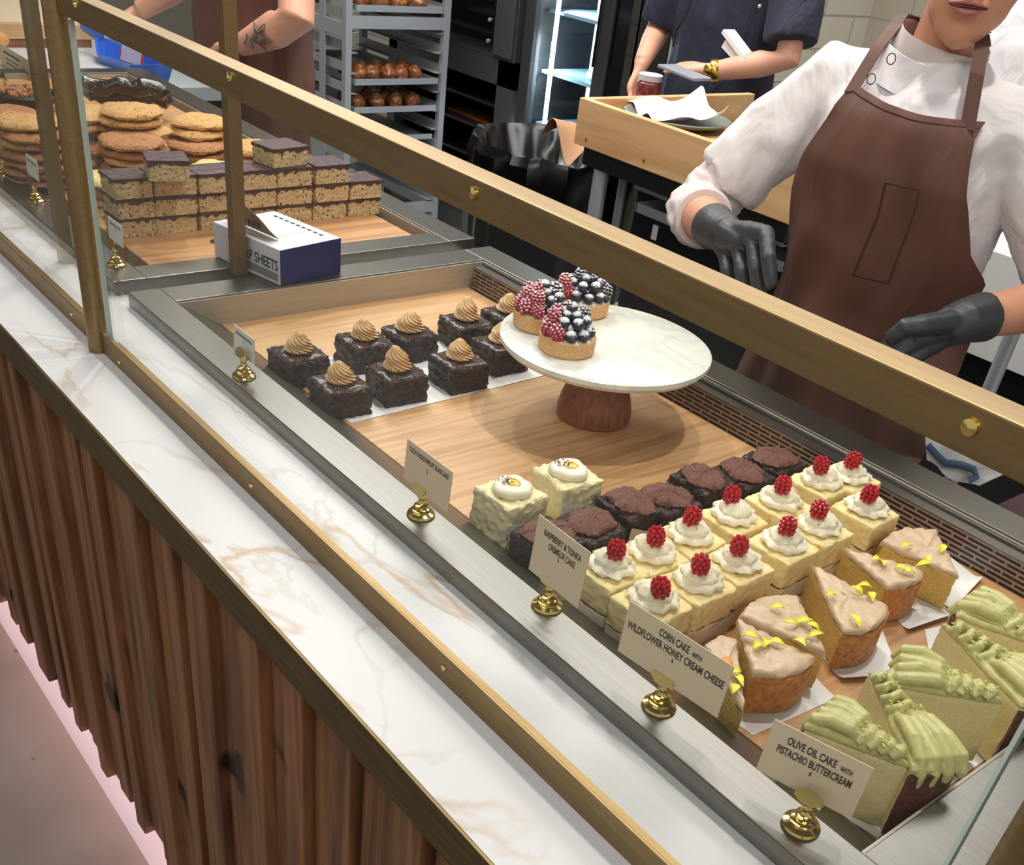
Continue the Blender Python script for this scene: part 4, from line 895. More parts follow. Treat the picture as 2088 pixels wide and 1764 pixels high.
# ---- the server in white behind the case
SR, ER, WR = Vector((-1.045, 1.500, 1.275)), Vector((-1.185, 1.405, 1.055)), Vector((-1.012, 1.255, 1.092))
SL, EL, WL_ = Vector((-.725, 1.520, 1.275)), Vector((-.600, 1.600, 1.085)), Vector((-.645, 1.365, 1.068))
hR = ([P(1480, 516, y=1.222), P(1506, 504, y=1.208), P(1536, 491, y=1.197), P(1563, 478, y=1.19)], [P(1484, 556, y=1.195), P(1513, 556, y=1.18), P(1542, 551, y=1.17), P(1567, 528, y=1.165)],
      [P(1490, 590, y=1.195), P(1520, 604, y=1.18), P(1550, 606, y=1.172), P(1573, 580, y=1.165)], [P(1510, 500, y=1.25), P(1548, 540, y=1.24), P(1562, 585, y=1.22)])
hL = ([P(1868, 662, y=1.315), P(1858, 684, y=1.305), P(1855, 706, y=1.300), P(1862, 728, y=1.305)], [P(1828, 678, y=1.290), P(1820, 702, y=1.282), P(1822, 726, y=1.282), P(1832, 746, y=1.29)],
      [P(1806, 706, y=1.285), P(1800, 730, y=1.28), P(1806, 750, y=1.282), P(1820, 766, y=1.29)], [P(1880, 664, y=1.28), P(1845, 668, y=1.262), P(1815, 692, y=1.258)])
wm, wpath, wM = human('woman in white chef jacket, brown apron and black gloves behind the case', -.885, 1.53, 1.60, .150, (-.865, 1.494, 1.463), (SR, ER, WR), (SL, EL, WL_), 'skin_face', lean=.03, head_rz=math.radians(30), voxel=.0042, handR=hR, handL=hL, hr=.0076, sm=9, palm=.011)
face_parts(wm, wM)
sh = MB(); clothes_tube(sh, wpath[:7], .014); sh.tube([(-.885, 1.50, 1.30), (-.888, 1.50, 1.325), (-.890, 1.50, 1.342)], [(.098, .084), (.082, .078), (.072, .072)], 28, up=(1, 0, 0))
hemR, hemL = P(1486, 368, y=1.425), SL.lerp(EL, .78)
sh.tube([Vector((-.93, 1.50, 1.262)), SR + Vector((.01, 0, -.004)), SR.lerp(hemR, .5), hemR], [.060, .066, .062, .0600], 22)
sh.tube([Vector((-.84, 1.505, 1.262)), SL + Vector((-.01, 0, -.004)), SL.lerp(hemL, .5), hemL], [.060, .066, .066, .0640], 22)
o = sh.build('chef_jacket', 'white_cloth', wm); remesh(o, .0065, 4); wrinkle(o, .0090, (13, 13, 7), 3)
for (a, b, c_, nm) in ((hemR, ER, ER.lerp(WR, .40), 1), (hemL, EL, EL.lerp(WL_, .36), 2)):
    s_ = MB(); dr = (c_ - b).normalized(); s_.tube([a.lerp(SR if nm == 1 else SL, .15), a, a.lerp(b, .6), b, b.lerp(c_, .6), c_], [.044, .0470, .0500, .0500, .0480, .0455], 24)
    q = s_.build('undershirt_sleeve', 'cuff_cloth', wm); remesh(q, .005, 3); wrinkle(q, .0050, (16, 16, 42), nm)
    rg = MB(); rg.tube([c_ - dr * .006, c_ - dr * .002, c_ + dr * .003], [.0455, .0475, .0440], 26); rg.build('sleeve_cuff', 'cuff_cloth', wm)
for Wv, E_, hand, lb in ((WR, ER, hR, 'r'), (WL_, EL, hL, 'l')):
    g = MB(); hand_shells(g, Wv, *hand, r=.0104, palm=.0155)
    dr = (Wv - E_).normalized(); g.tube([Wv - dr * .034, Wv - dr * .018, Wv, Wv.lerp((hand[0][1] + hand[0][2]) / 2, .4)], [.0335, .0325, .030, (.026, .026)], 22)
    o = g.build('glove', 'glove', wm); remesh(o, .0022, 3); wrinkle(o, .0008, (34, 34, 34), 2)
# collars
nb = Vector((-.893, 1.502, 1.335)); hd = Vector((-.865, 1.494, 1.463)); dr = (hd - nb).normalized(); qz = dr.to_track_quat('Z', 'Y').to_matrix().to_4x4()
MB().lathe([(.070, -.014), (.0715, .0), (.0680, .018), (.0640, .033), (.0622, .0328), (.0650, .010), (.064, -.014)], 40).xf(Matrix.Translation(nb) @ qz).build('undershirt_collar', 'collar_cloth', wm)
MB().lathe([(.090, -.030), (.0830, -.012), (.0775, .012), (.0755, .0122), (.0780, -.008), (.083, -.030)], 40).xf(Matrix.Translation(nb) @ qz).build('jacket_collar', 'white_cloth', wm)
# apron
XC = -.885
def front_y(x, z):
    for (p0, a0, b0), (p1, a1, b1) in zip(wpath, wpath[1:]):
        if p0[2] <= z <= p1[2]:
            t_ = (z - p0[2]) / (p1[2] - p0[2]); W_ = a0 + (a1 - a0) * t_ + .018; D_ = b0 + (b1 - b0) * t_ + .018; yc = p0[1] + (p1[1] - p0[1]) * t_; break
    else: W_, D_, yc = .172, .132, 1.54
    q = (x - XC) / W_; return yc - D_ * (math.sqrt(1 - q * q) if abs(q) < .9 else .436 - (abs(q) - .9) * 1.3)
edgeL = [(1.302, -.945), (1.25, -.965), (1.19, -.992), (1.12, -1.015), (1.06, -1.030), (1.0, -1.040), (.86, -1.060), (.60, -1.075)]
edgeR = [(1.288, -.757), (1.24, -.748), (1.18, -.735), (1.12, -.722), (1.085, -.700), (1.06, -.705), (.86, -.690), (.60, -.680)]
def itp(tb, z):
    if z >= tb[0][0]: return tb[0][1]
    for (z0, x0), (z1, x1) in zip(tb, tb[1:]):
        if z1 <= z <= z0: return x0 + (x1 - x0) * (z0 - z) / (z0 - z1)
    return tb[-1][1]
def apron_pt(u, v, off=.013):
    z = (1.300 - .008 * math.sin(PI * u) - .012 * u) * (1 - v) + .60 * v; a, b = itp(edgeL, z), itp(edgeR, z); x = a + (b - a) * u
    d = max(0, 1.14 - z); fold = .007 * noise.noise(Vector((u * 5, v * 7, 2))) + .016 * min(1, d * 4) * math.sin(u * 12 + z * 10) + .007 * min(1, d * 4) * math.sin(u * 25 - z * 16) + .004 * math.sin(u * 7 + z * 17)
    y = front_y(x, z) - off - fold - .06 * min(1, max(0, .95 - z) * 2)
    return Vector((x, y, z))
ap = MB(); ap.sheet(lambda u, v: apron_pt(u, v), 48, 70, .0022); apo = ap.build('apron', 'apron_brown', wm)
sT = [apron_pt(.04, .012, .017), P(1790, 95, y=1.425), P(1822, 55, y=1.452), P(1838, 30, y=1.490), Vector((-.905, 1.570, 1.372)), Vector((-.88, 1.585, 1.375))]
def child_of(o, par): o.parent = par; return o
def part2(mb, nm, m, par_thing, par):
    o = mb.build(nm, m, par_thing); o.parent = par; return o
part2(ribbon(sT, (1, .1, .25), .021), 'strap', 'apron_strap', wm, apo)
sT2 = [apron_pt(.95, .012, .017), P(1992, 150, y=1.425), P(2003, 92, y=1.455), P(2004, 66, y=1.49), Vector((-.852, 1.545, 1.366))]
part2(ribbon(sT2, (1, .1, -.1), .021), 'strap', 'apron_strap', wm, apo)
def on_apron(px, py, off=.0165):
    q = P(px, py, y=1.385)
    for _ in range(4):
        u = (q.x - itp(edgeL, q.z)) / (itp(edgeR, q.z) - itp(edgeL, q.z)); z = q.z; v = (1.295 - z) / .695
        q = P(px, py, y=apron_pt(u, v, off).y)
    return q
def quad_line(cs, w=.0012, n=10):
    m = MB(); pts = []
    for a, b in zip(cs, cs[1:] + cs[:1]):
        for q in range(n): pts.append(on_apron(a[0] + (b[0] - a[0]) * q / n, a[1] + (b[1] - a[1]) * q / n))
    pts.append(pts[0].copy()); m.tube(pts, w, 6); return m
part2(quad_line([(1806, 372), (1874, 388), (1866, 430), (1812, 576), (1740, 560), (1790, 440)], .0016), 'pocket_seam', 'stitch', wm, apo)
hemb = MB(); hemb.tube([apron_pt(u / 24, .010, .0152) for u in range(25)], .0016, 6); part2(hemb, 'top_hem', 'stitch', wm, apo)
for (px, py) in ((1820, 120), (1779, 161)):
    q = P(px, py, y=1.402); mb = MB(); mb.tube([q + Vector((.0068 * math.cos(a * PI / 8), -.003, .0068 * math.sin(a * PI / 8))) for a in range(17)], .0008, 6, cap=False); mb.build('snap_button', 'dark_grey', wm)
# towel tucked at her side
tw = MB(); c4 = [P(1885, 872, y=1.43), P(2075, 955, y=1.45), P(1995, 992, y=1.44), P(1889, 938, y=1.42)]
tw.sheet(lambda u, v: c4[0].lerp(c4[1], u).lerp(c4[3].lerp(c4[2], u), v) + Vector((0, .006 * math.sin(u * 9), -.006 * math.sin(u * PI) * v)), 16, 8, .003)
two = tag(tw.build('towel', 'white_cloth'), 'white kitchen towel with a blue stripe hanging behind the steel rim', 'towel')
tb_ = MB(); tb_.tube([P(1892, 908, y=1.412), P(1912, 930, y=1.412), P(1928, 944, y=1.412), P(1960, 948, y=1.415), P(1985, 957, y=1.42), P(1992, 972, y=1.42), P(1975, 980, y=1.418)], [(.006, .002)] * 7, 8); mat('blue_cloth', (74, 96, 122), .8); q = tb_.build('stripe', 'blue_cloth'); q.parent = two
# ---- the person in navy
def pt(px, py, y): return P(px, py, y=y)
nS1, nE1, nW1 = Vector((-2.57, 2.80, 1.40)), Vector((-2.64, 2.76, 1.11)), pt(1309, 128, 2.62)
nS2, nE2, nW2 = Vector((-2.17, 2.80, 1.40)), pt(1606, 122, 2.74), pt(1450, 146, 2.60)
h1 = auto_hand(nW1, (.10, -.3, -.9), (-.9, -.2, 0), 1, .16, .8); h2 = auto_hand(nW2, (-.95, -.25, -.02), (0, -.2, 1), 1, .16, .35)
nv, npath, nM = human('person in a navy short-sleeved shirt holding a jar and a phone', -2.40, 2.82, 1.70, .205, (-2.40, 2.80, 1.56), (nS1, nE1, nW1), (nS2, nE2, nW2), 'skin_light', voxel=.007, handR=h1, handL=h2)
face_parts(nv, nM)
s_ = MB(); clothes_tube(s_, npath[:7], .016); s_.tube([Vector((-2.5, 2.8, 1.38)), nS1, nS1.lerp(nE1, .95)], [.07, .072, .064], 18); s_.tube([Vector((-2.3, 2.8, 1.38)), nS2, nS2.lerp(nE2, .85)], [.075, .082, .078], 18)
o = s_.build('shirt', 'navy', nv); remesh(o, .009, 3); wrinkle(o, .005, (9, 9, 5), 6)
pk = MB(); pk.tube([P(1416, -20, y=2.672), P(1402, 25, y=2.668), P(1380, 62, y=2.668), P(1372, 95, y=2.672)], .0022, 6); pk.build('placket_seam', 'black', nv)
MB().sph(P(1549, 13, y=2.70), .006, 2).build('snap_button', 'aluminium', nv)
wb = MB(); dr = (nW2 - nE2).normalized(); wc = nW2 - dr * .01; u_, v_ = dr.orthogonal().normalized(), None; v_ = dr.cross(u_)
wb.tube([wc + u_ * (.031 * math.cos(a * PI / 10)) + v_ * (.031 * math.sin(a * PI / 10)) for a in range(21)], [(.010, .003)] * 21, 8, cap=False, up=tuple(dr)); wb.sph(wc + Vector((0, -.033, .004)), (.015, .006, .015), 2)
tag(wb.build('wristwatch', 'gold'), 'gold wristwatch on the bare forearm of the navy-shirted person', 'watch')
ph = MB().obox(pt(1395, 148, 2.50), (.15, .075, .009), Matrix.Rotation(.06, 3, 'Y'), .002); tag(ph.build('phone', 'aluminium'), 'pale phone held flat in a hand above the wooden tray', 'phone')
jc = pt(1322, 185, 2.56); j = thing('jar', 'small glass jar with white lid held in the left hand in view', 'jar', (jc.x, jc.y, jc.z - .045))
mat('jar_berry', (150, 70, 66), .3, coat=.6, var=.45, vscale=50)
MB().lathe([(0, 0), (.034, 0), (.037, .006), (.037, .068), (.032, .074), (0, .074)], 24).build('jar_body', 'jar_berry', j, local=True); MB().lathe([(0, .074), (.037, .074), (.0375, .090), (.034, .092), (0, .092)], 24).build('lid', 'white_cabinet', j, local=True)
pc = pt(1506, 92, 2.665); mb = MB()
mb.obox(pc, (.115, .05, .012), Matrix.Rotation(.50, 3, 'Y')); mb.obox(pc + Vector((-.012, .016, -.022)), (.085, .05, .022), Matrix.Rotation(.42, 3, 'Y')); tag(mb.build('folded_paper', 'white_paper'), 'folded white papers tucked under the navy sleeve', 'paper')
# ---- the tattooed man
mS1, mE1, mW1 = Vector((-3.62, 1.72, 1.40)), Vector((-3.72, 1.66, 1.08)), pt(285, 22, 1.52)
mS2, mE2, mW2 = Vector((-3.10, 1.70, 1.36)), Vector((-2.905, 1.60, 1.075)), pt(492, 92, 1.53)
h1 = auto_hand(mW1, (-.8, -.4, -.35), (0, -.2, 1), -1, .17, .8); h2 = auto_hand(mW2, (-.95, -.1, -.12), (0, -.2, 1), 1, .17, .7)
mn, mpath, mM = human('man with a tattooed forearm and brown apron working behind the cookies', -3.38, 1.72, 1.75, .19, (-3.38, 1.66, 1.60), (mS1, mE1, mW1), (mS2, mE2, mW2), 'skin_light', voxel=.006, handR=h1, handL=h2, lean=.05, ak=1.35)
face_parts(mn, mM)
s_ = MB(); clothes_tube(s_, mpath[:7], .014); s_.tube([Vector((-3.5, 1.72, 1.38)), mS1, mS1.lerp(mE1, .6)], [.07, .07, .066], 18); s_.tube([Vector((-3.26, 1.72, 1.38)), mS2, mS2.lerp(mE2, .6)], [.07, .07, .066], 18)
o = s_.build('shirt', 'grey_cloth', mn); remesh(o, .009, 3); wrinkle(o, .004, (10, 10, 5), 8)
def mapron(u, v):
    a = (u - .5) * 2 * (1.15 + 1.5 * min(1, max(0, v * 3 - .3))); k_ = 1 + .04 * math.sin(a * 7 + v * 6) + .03 * math.sin(v * 22 + a * 3)
    return Vector((-3.38 + .240 * k_ * math.sin(a), 1.712 - .166 * k_ * math.cos(a) - .02 * v, 1.36 - .86 * v))
a_ = MB(); a_.sheet(mapron, 56, 50, .003)
a_.build('apron', 'apron_brown', mn)
fc_ = mE2.lerp(mW2, .45); dr = (mW2 - mE2).normalized(); vw = (EYE - fc_).normalized(); nrm = (vw - dr * vw.dot(dr)).normalized(); u_ = dr; v_ = nrm.cross(dr)
st = MB(); cc = fc_ + nrm * .0535
def starp(r0, r1, n=5, c0=cc): return [c0 + u_ * ((r0 if q % 2 == 0 else r1) * math.cos(q * PI / n)) + v_ * ((r0 if q % 2 == 0 else r1) * math.sin(q * PI / n)) - nrm * (.3 * ((r0 if q % 2 == 0 else r1) * math.sin(q * PI / n)) ** 2 / .04 * 1.6) for q in range(2 * n)]
s1 = starp(.040, .018); s1.append(s1[0]); st.tube(s1, .0016, 6); s2 = starp(.022, .010); s2.append(s2[0]); st.tube(s2, .003, 6)
s3 = starp(.020, .010, 4, mE2.lerp(mW2, .66) + nrm * .047); s3.append(s3[0]); st.tube(s3, .0018, 6)
st.build('tattoo', 'tattoo', mn)
# ---- a colleague far right, only a sliver in view
c_ = pt(2140, 60, 3.05)
hh1 = auto_hand((c_.x - .22, 2.95, .85), (0, -.2, -1), (-1, 0, 0), 1, .16, .5); hh2 = auto_hand((c_.x + .22, 2.95, .85), (0, -.2, -1), (1, 0, 0), -1, .16, .5)
cg, cp, cM = human('person in a white shirt at the right edge behind the woman', c_.x, 3.08, 1.66, .17, (c_.x, 3.06, 1.52), ((c_.x - .19, 3.08, 1.33), (c_.x - .23, 3.04, 1.06), (c_.x - .22, 2.95, .85)), ((c_.x + .19, 3.08, 1.33), (c_.x + .23, 3.04, 1.06), (c_.x + .22, 2.95, .85)), 'skin_light', voxel=.009, handR=hh1, handL=hh2)
face_parts(cg, cM)
s_ = MB(); clothes_tube(s_, cp[:7], .016)
for sx in (-1, 1): s_.tube([Vector((c_.x + sx * .1, 3.08, 1.31)), Vector((c_.x + sx * .19, 3.08, 1.33)), Vector((c_.x + sx * .225, 3.05, 1.12))], [.07, .072, .066], 18)
o = s_.build('shirt', 'white_cloth', cg); remesh(o, .010, 3)
# ---------------------------------------------------------------- kitchen behind
q = P(2042, 735, y=1.75); sp = thing('steel_stand', 'slim round steel pole on a flat foot beside the woman at the right edge', 'stand', (q.x, 1.75, 0))
MB().tube([(q.x, 1.75, .01), (q.x, 1.75, 1.12)], .0125, 16).build('pole', 'aluminium', sp); MB().lathe([(0, .0035), (.11, .0035), (.11, .012), (0, .014)], 24, (q.x, 1.75, 0)).build('foot', 'steel_dark', sp)
# wrap sheets box on the rims
yaw = .20; bc = Vector((-1.535, .806, ZR)); bx_ = thing('wrap_sheets_box', 'blue and white cardboard box of wrap sheets standing on the steel rims', 'box', tuple(bc), yaw)
mat('box_white', (216, 214, 220), .6); mat('box_blue', (20, 28, 96), .5, spec=.25); mat('cardboard', (176, 134, 100), .8); mat('box_ink', (40, 44, 72), .6); mat('sticker', (214, 200, 160), .6)
BW, BD_, BH = .165, .126, .056
MB().box((-BW / 2, -BD_ / 2, .0003), (BW / 2, BD_ / 2, BH), .001).build('carton', 'box_white', bx_, local=True)
MB().box((BW / 2, -BD_ / 2 + .0005, .0006), (BW / 2 + .0008, BD_ / 2 - .0005, BH - .0006)).build('blue_end', 'box_blue', bx_, local=True)
def wall_text(par, txt, w, h, Mx, m, nm='lettering'):
    me = text_mesh(txt, w, h); o = bpy.data.objects.new(nm, me); COL.objects.link(o); me.materials.append(MATS[m]); me.transform(Mx); o.parent = par; return o
RX = Matrix.Rotation(PI / 2, 4, 'X')
wall_text(bx_, 'WRAP SHEETS', .112, .0165, Matrix.Translation((-.034, -BD_ / 2 - .0006, .0215)) @ RX, 'box_ink')
mb = MB(); mb.box((-.020, -BD_ / 2 - .0005, .006), (.078, -BD_ / 2, .0180)); mb.build('grey_band', 'grey_ink', bx_, local=True)
mb = MB(); mb.box((-.050, -BD_ / 2 - .0005, .004), (-.026, -BD_ / 2, .046)); mb.build('sticker', 'sticker', bx_, local=True)
mb = MB(); mb.box((-.055, -.035, BH), (.030, .035, BH + .0006)); mb.build('opening', 'white_paper', bx_, local=True)
mb = MB(); mb.sheet(lambda u, v: Vector((-.060 + .105 * u, -.034 - .016 * math.sin(v * 1.5), BH + .002 + .040 * math.sin(v * 1.5) * (1.1 - .75 * u * u))), 8, 8, .0008); fl = mb.build('lifted_flap', 'cardboard', bx_, local=True)
mb = MB()
for q in range(6): mb.box((-.046 + q * .011, -.0475, BH + .012), (-.040 + q * .011, -.0462, BH + .020))
for q in range(9): mb.box((-.06 + q * .014, .042, BH + .0002), (-.052 + q * .014, .046, BH + .0007))
mb.build('printed_marks', 'box_ink', bx_, local=True)
# bins, table and tray
bn = thing('rubbish_bin', 'black bin lined with a crumpled black bag beside the wooden tray', 'bin', (-2.36, 2.15, 0))
MB().lathe([(0, 0), (.19, 0), (.205, .02), (.222, .70), (0, .70)], 28).build('bin_body', 'black', bn, local=True)
g = MB(); g.lathe([(.248, .46), (.254, .62), (.257, .76), (.262, .835), (.250, .86), (.232, .845), (.21, .78), (.15, .72), (.001, .70)], 60, f=lambda a, z, r: 1 + .022 * math.sin(13 * a + 20 * z) + .018 * math.sin(29 * a)); g.rough(.012, 14, 4); g.build('bag', 'bag_plastic', bn, local=True)
mb = MB(); q0 = P(1165, 268, y=2.05); mb.sheet(lambda u, v: q0 + Vector((.13 * (u - .5), .10 * (v - .5), .05 * math.sin(u * 5) * (1 - v) - .02 + .03 * v)), 10, 8, .001); tag(mb.build('brown_paper', 'cardboard'), 'crumpled brown paper sticking out of the black bin', 'paper')
tz = 1.05; y0 = 1.90; tr = thing('wooden_tray', 'pale wooden tray with raised sides holding a green plate', 'tray', (-1.55, 2.2, .94))
xl = -2.04; mb = MB(); mb.box((xl, y0, tz - .105), (-1.32, y0 + .022, tz), .002); mb.build('front_board', 'tray_wood', tr)
mb = MB(); mb.box((xl, y0 + .022, tz - .105), (xl + .022, 2.54, tz), .002); mb.build('end_board', 'tray_wood', tr)
mb = MB(); mb.box((xl + .022, y0 + .022, tz - .105), (-1.34, 2.26, tz - .032)); mb.build('bottom_board', 'tray_wood', tr)
for (px, py) in ((1195, 285), (1313, 328)):
    q = P(px, py, y=y0); MB().lathe([(0, 0), (.004, 0), (.004, .001), (0, .001)], 10).xf(Matrix.Translation(q) @ Matrix.Rotation(PI / 2, 4, 'X')).build('plug', 'walnut', tr)
tb = thing('work_table', 'steel work table with galvanised legs and black lower shelves behind the server', 'table', (-1.5, 2.2, 0))
MB().box((-2.02, y0 + .02, .90), (-1.36, 2.56, .944)).build('table_top', 'black', tb)
mb = MB(); mb.box((-1.98, 2.10, .02), (-1.36, 2.56, .90)); mb.build('shelf_body', 'black', tb)
for (px, py, yy, r) in ((1225, 360, 1.94, .020), (1271, 370, 2.04, .012)):
    q = P(px, py, y=yy); MB().tube([(q.x, yy, 0), (q.x, yy, .90)], r, 14).build('leg', 'aluminium', tb)
for i, (a, b) in enumerate((((1296, 366), (1400, 405)), ((1300, 414), (1400, 452)))):
    A_, B_ = P(*a, y=1.96), P(*b, y=1.96); zz = A_.z - .02
    mb = MB(); mb.prism([(A_.x, 1.96), (B_.x + .3, 1.96), (B_.x + .3, 2.09), (A_.x, 2.09)], zz, zz + .003); mb.box((A_.x, 1.957, zz), (B_.x + .3, 1.962, zz + .022)); mb.box((A_.x - .002, 1.957, zz), (A_.x + .003, 2.09, zz + .022))
    tag(mb.build('sheet_pan', 'aluminium'), ['upper', 'lower'][i] + ' sheet pan sliding out below the wooden tray', 'sheet pan', None)
tag(MB().obox(P(1335, 474, y=1.99), (.018, .002, .036)).build('paper_label', 'white_paper'), 'tiny white label on the dark shelf under the tray', 'label')
pc = Vector((-1.878, 2.085, 0)); mat('plate_green', (118, 124, 116), .3)
pl = thing('dinner_plate', 'grey green plate lined with white paper inside the wooden tray', 'plate', (pc.x, pc.y, tz - .0315))
MB().lathe([(0, 0), (.08, 0), (.100, .006), (.130, .017), (.134, .021), (.130, .0225), (.098, .012), (.08, .007), (0, .006)], 56).build('dish', 'plate_green', pl, local=True)
mb = MB(); mb.sheet(lambda u, v: Vector((.235 * (u - .52), .18 * (v - .55), .012 + .10 * max(0, v - .62) ** 1.2 * (1 + .5 * math.sin(u * 7)) + .05 * abs(u - .5) ** 2 + .014 * math.sin(u * 6 + v * 4) ** 2)), 20, 14, .0008)
mb.xf(Matrix.Rotation(-.5, 4, 'Z')); mb.build('paper_liner', 'white_paper', pl, local=True)
mat('cabinet_black', (14, 14, 15), .35)
cb = thing('white_cabinet', 'white cabinet with a black base at the right edge behind the woman', 'cabinet', (-.3, 2.5, 0))
zc = P(2040, 748, y=2.3).z; MB().box((-1.30, 2.3, zc), (.9, 2.8, .93), .002).build('cabinet_front', 'white_cabinet', cb); MB().box((-1.30, 2.32, 0), (.9, 2.8, zc)).build('cabinet_base', 'cabinet_black', cb)
mat('maroon', (66, 26, 30), .6); q = P(2066, 1062, y=1.40); tag(MB().obox((q.x + .06, 1.42, q.z - .08), (.20, .16, .16), None, .004).build('storage_crate', 'maroon'), 'dark maroon crate on the floor side behind the steel rim', 'crate')
tag(MB().box((-1.9, 1.26, 0), (.6, 1.88, .003)).build('rubber_mat', 'black'), 'black rubber mat on the floor where the server stands', 'mat')
# rack
XRK = -3.98; rk = thing('bakery_rack', 'aluminium bakery rack with trays of pastries on runners', 'rack', (-4.3, 2.65, 0))
for (x_, y_) in ((XRK, 2.415), (XRK, 2.89), (-4.62, 2.415), (-4.62, 2.89)):
    MB().box((x_ - .014, y_ - .014, .12), (x_ + .014, y_ + .014, 1.78)).build('upright', 'aluminium', rk)
    c_ = MB(); c_.lathe([(0, 0), (.045, 0), (.045, .03), (0, .03)], 16); c_.xf(Matrix.Translation((x_, y_ - .015, .05)) @ Matrix.Rotation(PI / 2, 4, 'X')); c_.box((x_ - .02, y_ - .02, .09), (x_ + .02, y_ + .02, .125)); c_.build('caster', 'dark_grey', rk)
for zc_ in (.895, .16, 1.76): 
    for xx in (XRK, -4.62): MB().box((xx - .012, 2.42, zc_), (xx + .012, 2.89, zc_ + .045)).build('crossbar', 'aluminium', rk)
for yy in (2.41, 2.885):
    for zc_ in (.16, .86, 1.76): MB().box((-4.62, yy - .004, zc_), (XRK, yy + .012, zc_ + .05)).build('side_bar', 'aluminium', rk)
zs = [.36 + .0495 * 1.5 * q for q in range(-2, 18)]
for j, z_ in enumerate(zs):
    for yy, s in ((2.432, 1), (2.876, -1)):
        m = MB(); m.box((-4.62, min(yy, yy + s * .030), z_), (XRK + .006, max(yy, yy + s * .030), z_ + .003)); m.box((-4.62, yy - .002, z_), (XRK + .006, yy + .002, z_ + .035)); m.build('runner', 'aluminium', rk)
for xx in (-4.5, -4.16): MB().box((xx - .02, 2.405, .16), (xx + .02, 2.412, 1.78)).build('side_strap', 'aluminium', rk)
def tray(zt, lb, rows, seed, n=4):
    t = thing('baking_tray', lb, 'tray', (-4.28, 2.655, zt), 0, 'trays on the bakery rack')
    m = MB(); m.box((-.31, -.205, 0), (.31, .205, .002)); 
    for a, b in (((-.31, -.207, 0), (.31, -.200, .022)), ((-.31, .200, 0), (.31, .207, .022)), ((.305, -.205, 0), (.313, .205, .022)), ((-.313, -.205, 0), (-.305, .205, .022))): m.box(a, b)
    m.build('pan', 'aluminium', t, local=True); r2 = random.Random(seed)
    for xr in range(2):
        for q in range(n):
            p = MB(); p.sph((0, 0, .028), (.036, .034, .028), 3); p.lathe([(0, .040), (.020, .045), (.012, .058), (0, .062)], 12, f=lambda a, z, r: 1 + .15 * math.sin(3 * a)); p.rough(.008, 30, seed + q)
            o = p.build('pastry', 'pastry'); o.location = (-4.28 + .24 - xr * .09, 2.655 - .15 + q * (.28 / max(1, n - 1)) + (r2.random() - .5) * .015, zt + .0025); o.rotation_euler[2] = r2.random() * 6
            tag(o, 'glazed brown pastry, %s %s on the tray %s' % (['first', 'second', 'third', 'fourth', 'fifth', 'sixth'][q], ['in the front row', 'in the rear row'][xr], rows), 'pastry', 'pastries on the bakery rack')
tray(.955, 'baking tray of pastries at the top of view on the rack', 'at the top of view', 1, 4)
tray(.700 - .008, 'baking tray heaped with pastries halfway down the rack', 'halfway down', 2, 5)
tray(.595 - .008, 'baking tray with dark pastries under the middle one', 'under the middle one', 3, 4)
t_ = MB(); t_.box((-4.60, 2.45, .47), (XRK - .01, 2.86, .475)); t_.box((XRK - .012, 2.45, .47), (XRK - .004, 2.86, .490)); tag(t_.build('baking_tray', 'aluminium'), 'empty baking tray lowest on the rack', 'tray', None)
# oven and proofer
mat('oven_steel', (112, 112, 112), .35, .7); mat('led', (255, 255, 255), .5, emit=(214, 236, 255), estr=5.0); mat('fridge_blue_glow', (110, 146, 176), .4); mat('shelf_glass', (150, 186, 206), .2, .3)  # the fridge back panel carries the blue glow of the interior as colour
ov = thing('oven', 'stainless oven with black glass door standing on the proofing cabinet', 'oven', (-4.4, 3.4, .80))
OX = -3.79; MB().box((-4.75, 3.12, .80), (OX, 3.75, 1.55), .004).build('casing', 'oven_steel', ov)
MB().box((-4.70, 3.105, .835), (-3.93, 3.12, 1.50), .003).build('glass_door', 'black_gloss', ov); MB().box((-3.925, 3.105, .815), (OX - .005, 3.12, 1.54), .003).build('control_panel', 'oven_steel', ov)
for zz in (.86, .94, 1.02, 1.10): MB().lathe([(0, 0), (.008, 0), (.008, .008), (0, .010)], 12).xf(Matrix.Translation((-3.955, 3.105, zz)) @ Matrix.Rotation(PI / 2, 4, 'X')).build('knob', 'aluminium', ov)
pf = thing('proofing_cabinet', 'open stainless proofing cabinet with shelves below the oven', 'cabinet', (-4.4, 3.4, 0))
mb = MB(); X0, X1, Y0, Y1 = -4.75, -3.775, 3.12, 3.75
for a, b in (((X0, Y0, 0), (X0 + .07, Y1, .80)), ((X1 - .115, Y0, 0), (X1, Y1, .80)), ((X0, Y0, .70), (X1, Y1, .80)), ((X0, Y0, 0), (X1, Y1, .10)), ((X0, Y1 - .02, .1), (X1, Y1, .7))): mb.box(a, b)
mb.build('frame', 'oven_steel', pf); MB().box((X0 + .071, Y1 - .03, .11), (X1 - .116, Y1 - .021, .69)).build('dark_back', 'black', pf)
for zz in (.60, .49, .36, .25): 
    MB().box((X0 + .07, Y0 + .03, zz), (X1 - .115, Y1 - .04, zz + .012)).build('shelf', 'steel_dark', pf)
o = MB().box((-4.35, 3.2, .5025), (-3.95, 3.4, .515)).rough(.006, 30, 3).build('flatbread', 'pastry'); tag(o, 'thin brown bread on the second shelf of the proofing cabinet', 'bread')
MB_ = MB(); MB_.box((-3.72, 3.20, 0), (-3.69, 3.24, 1.9)); sp_ = MB_.build('shelf_standard', 'aluminium'); tag(sp_, 'slotted upright strip between the oven and the fridge', 'rail')
mb = MB()
for q in range(26): mb.box((-3.712, 3.196, .10 + q * .06), (-3.698, 3.1995, .13 + q * .06))
q = mb.build('slots', 'black'); q.parent = sp_
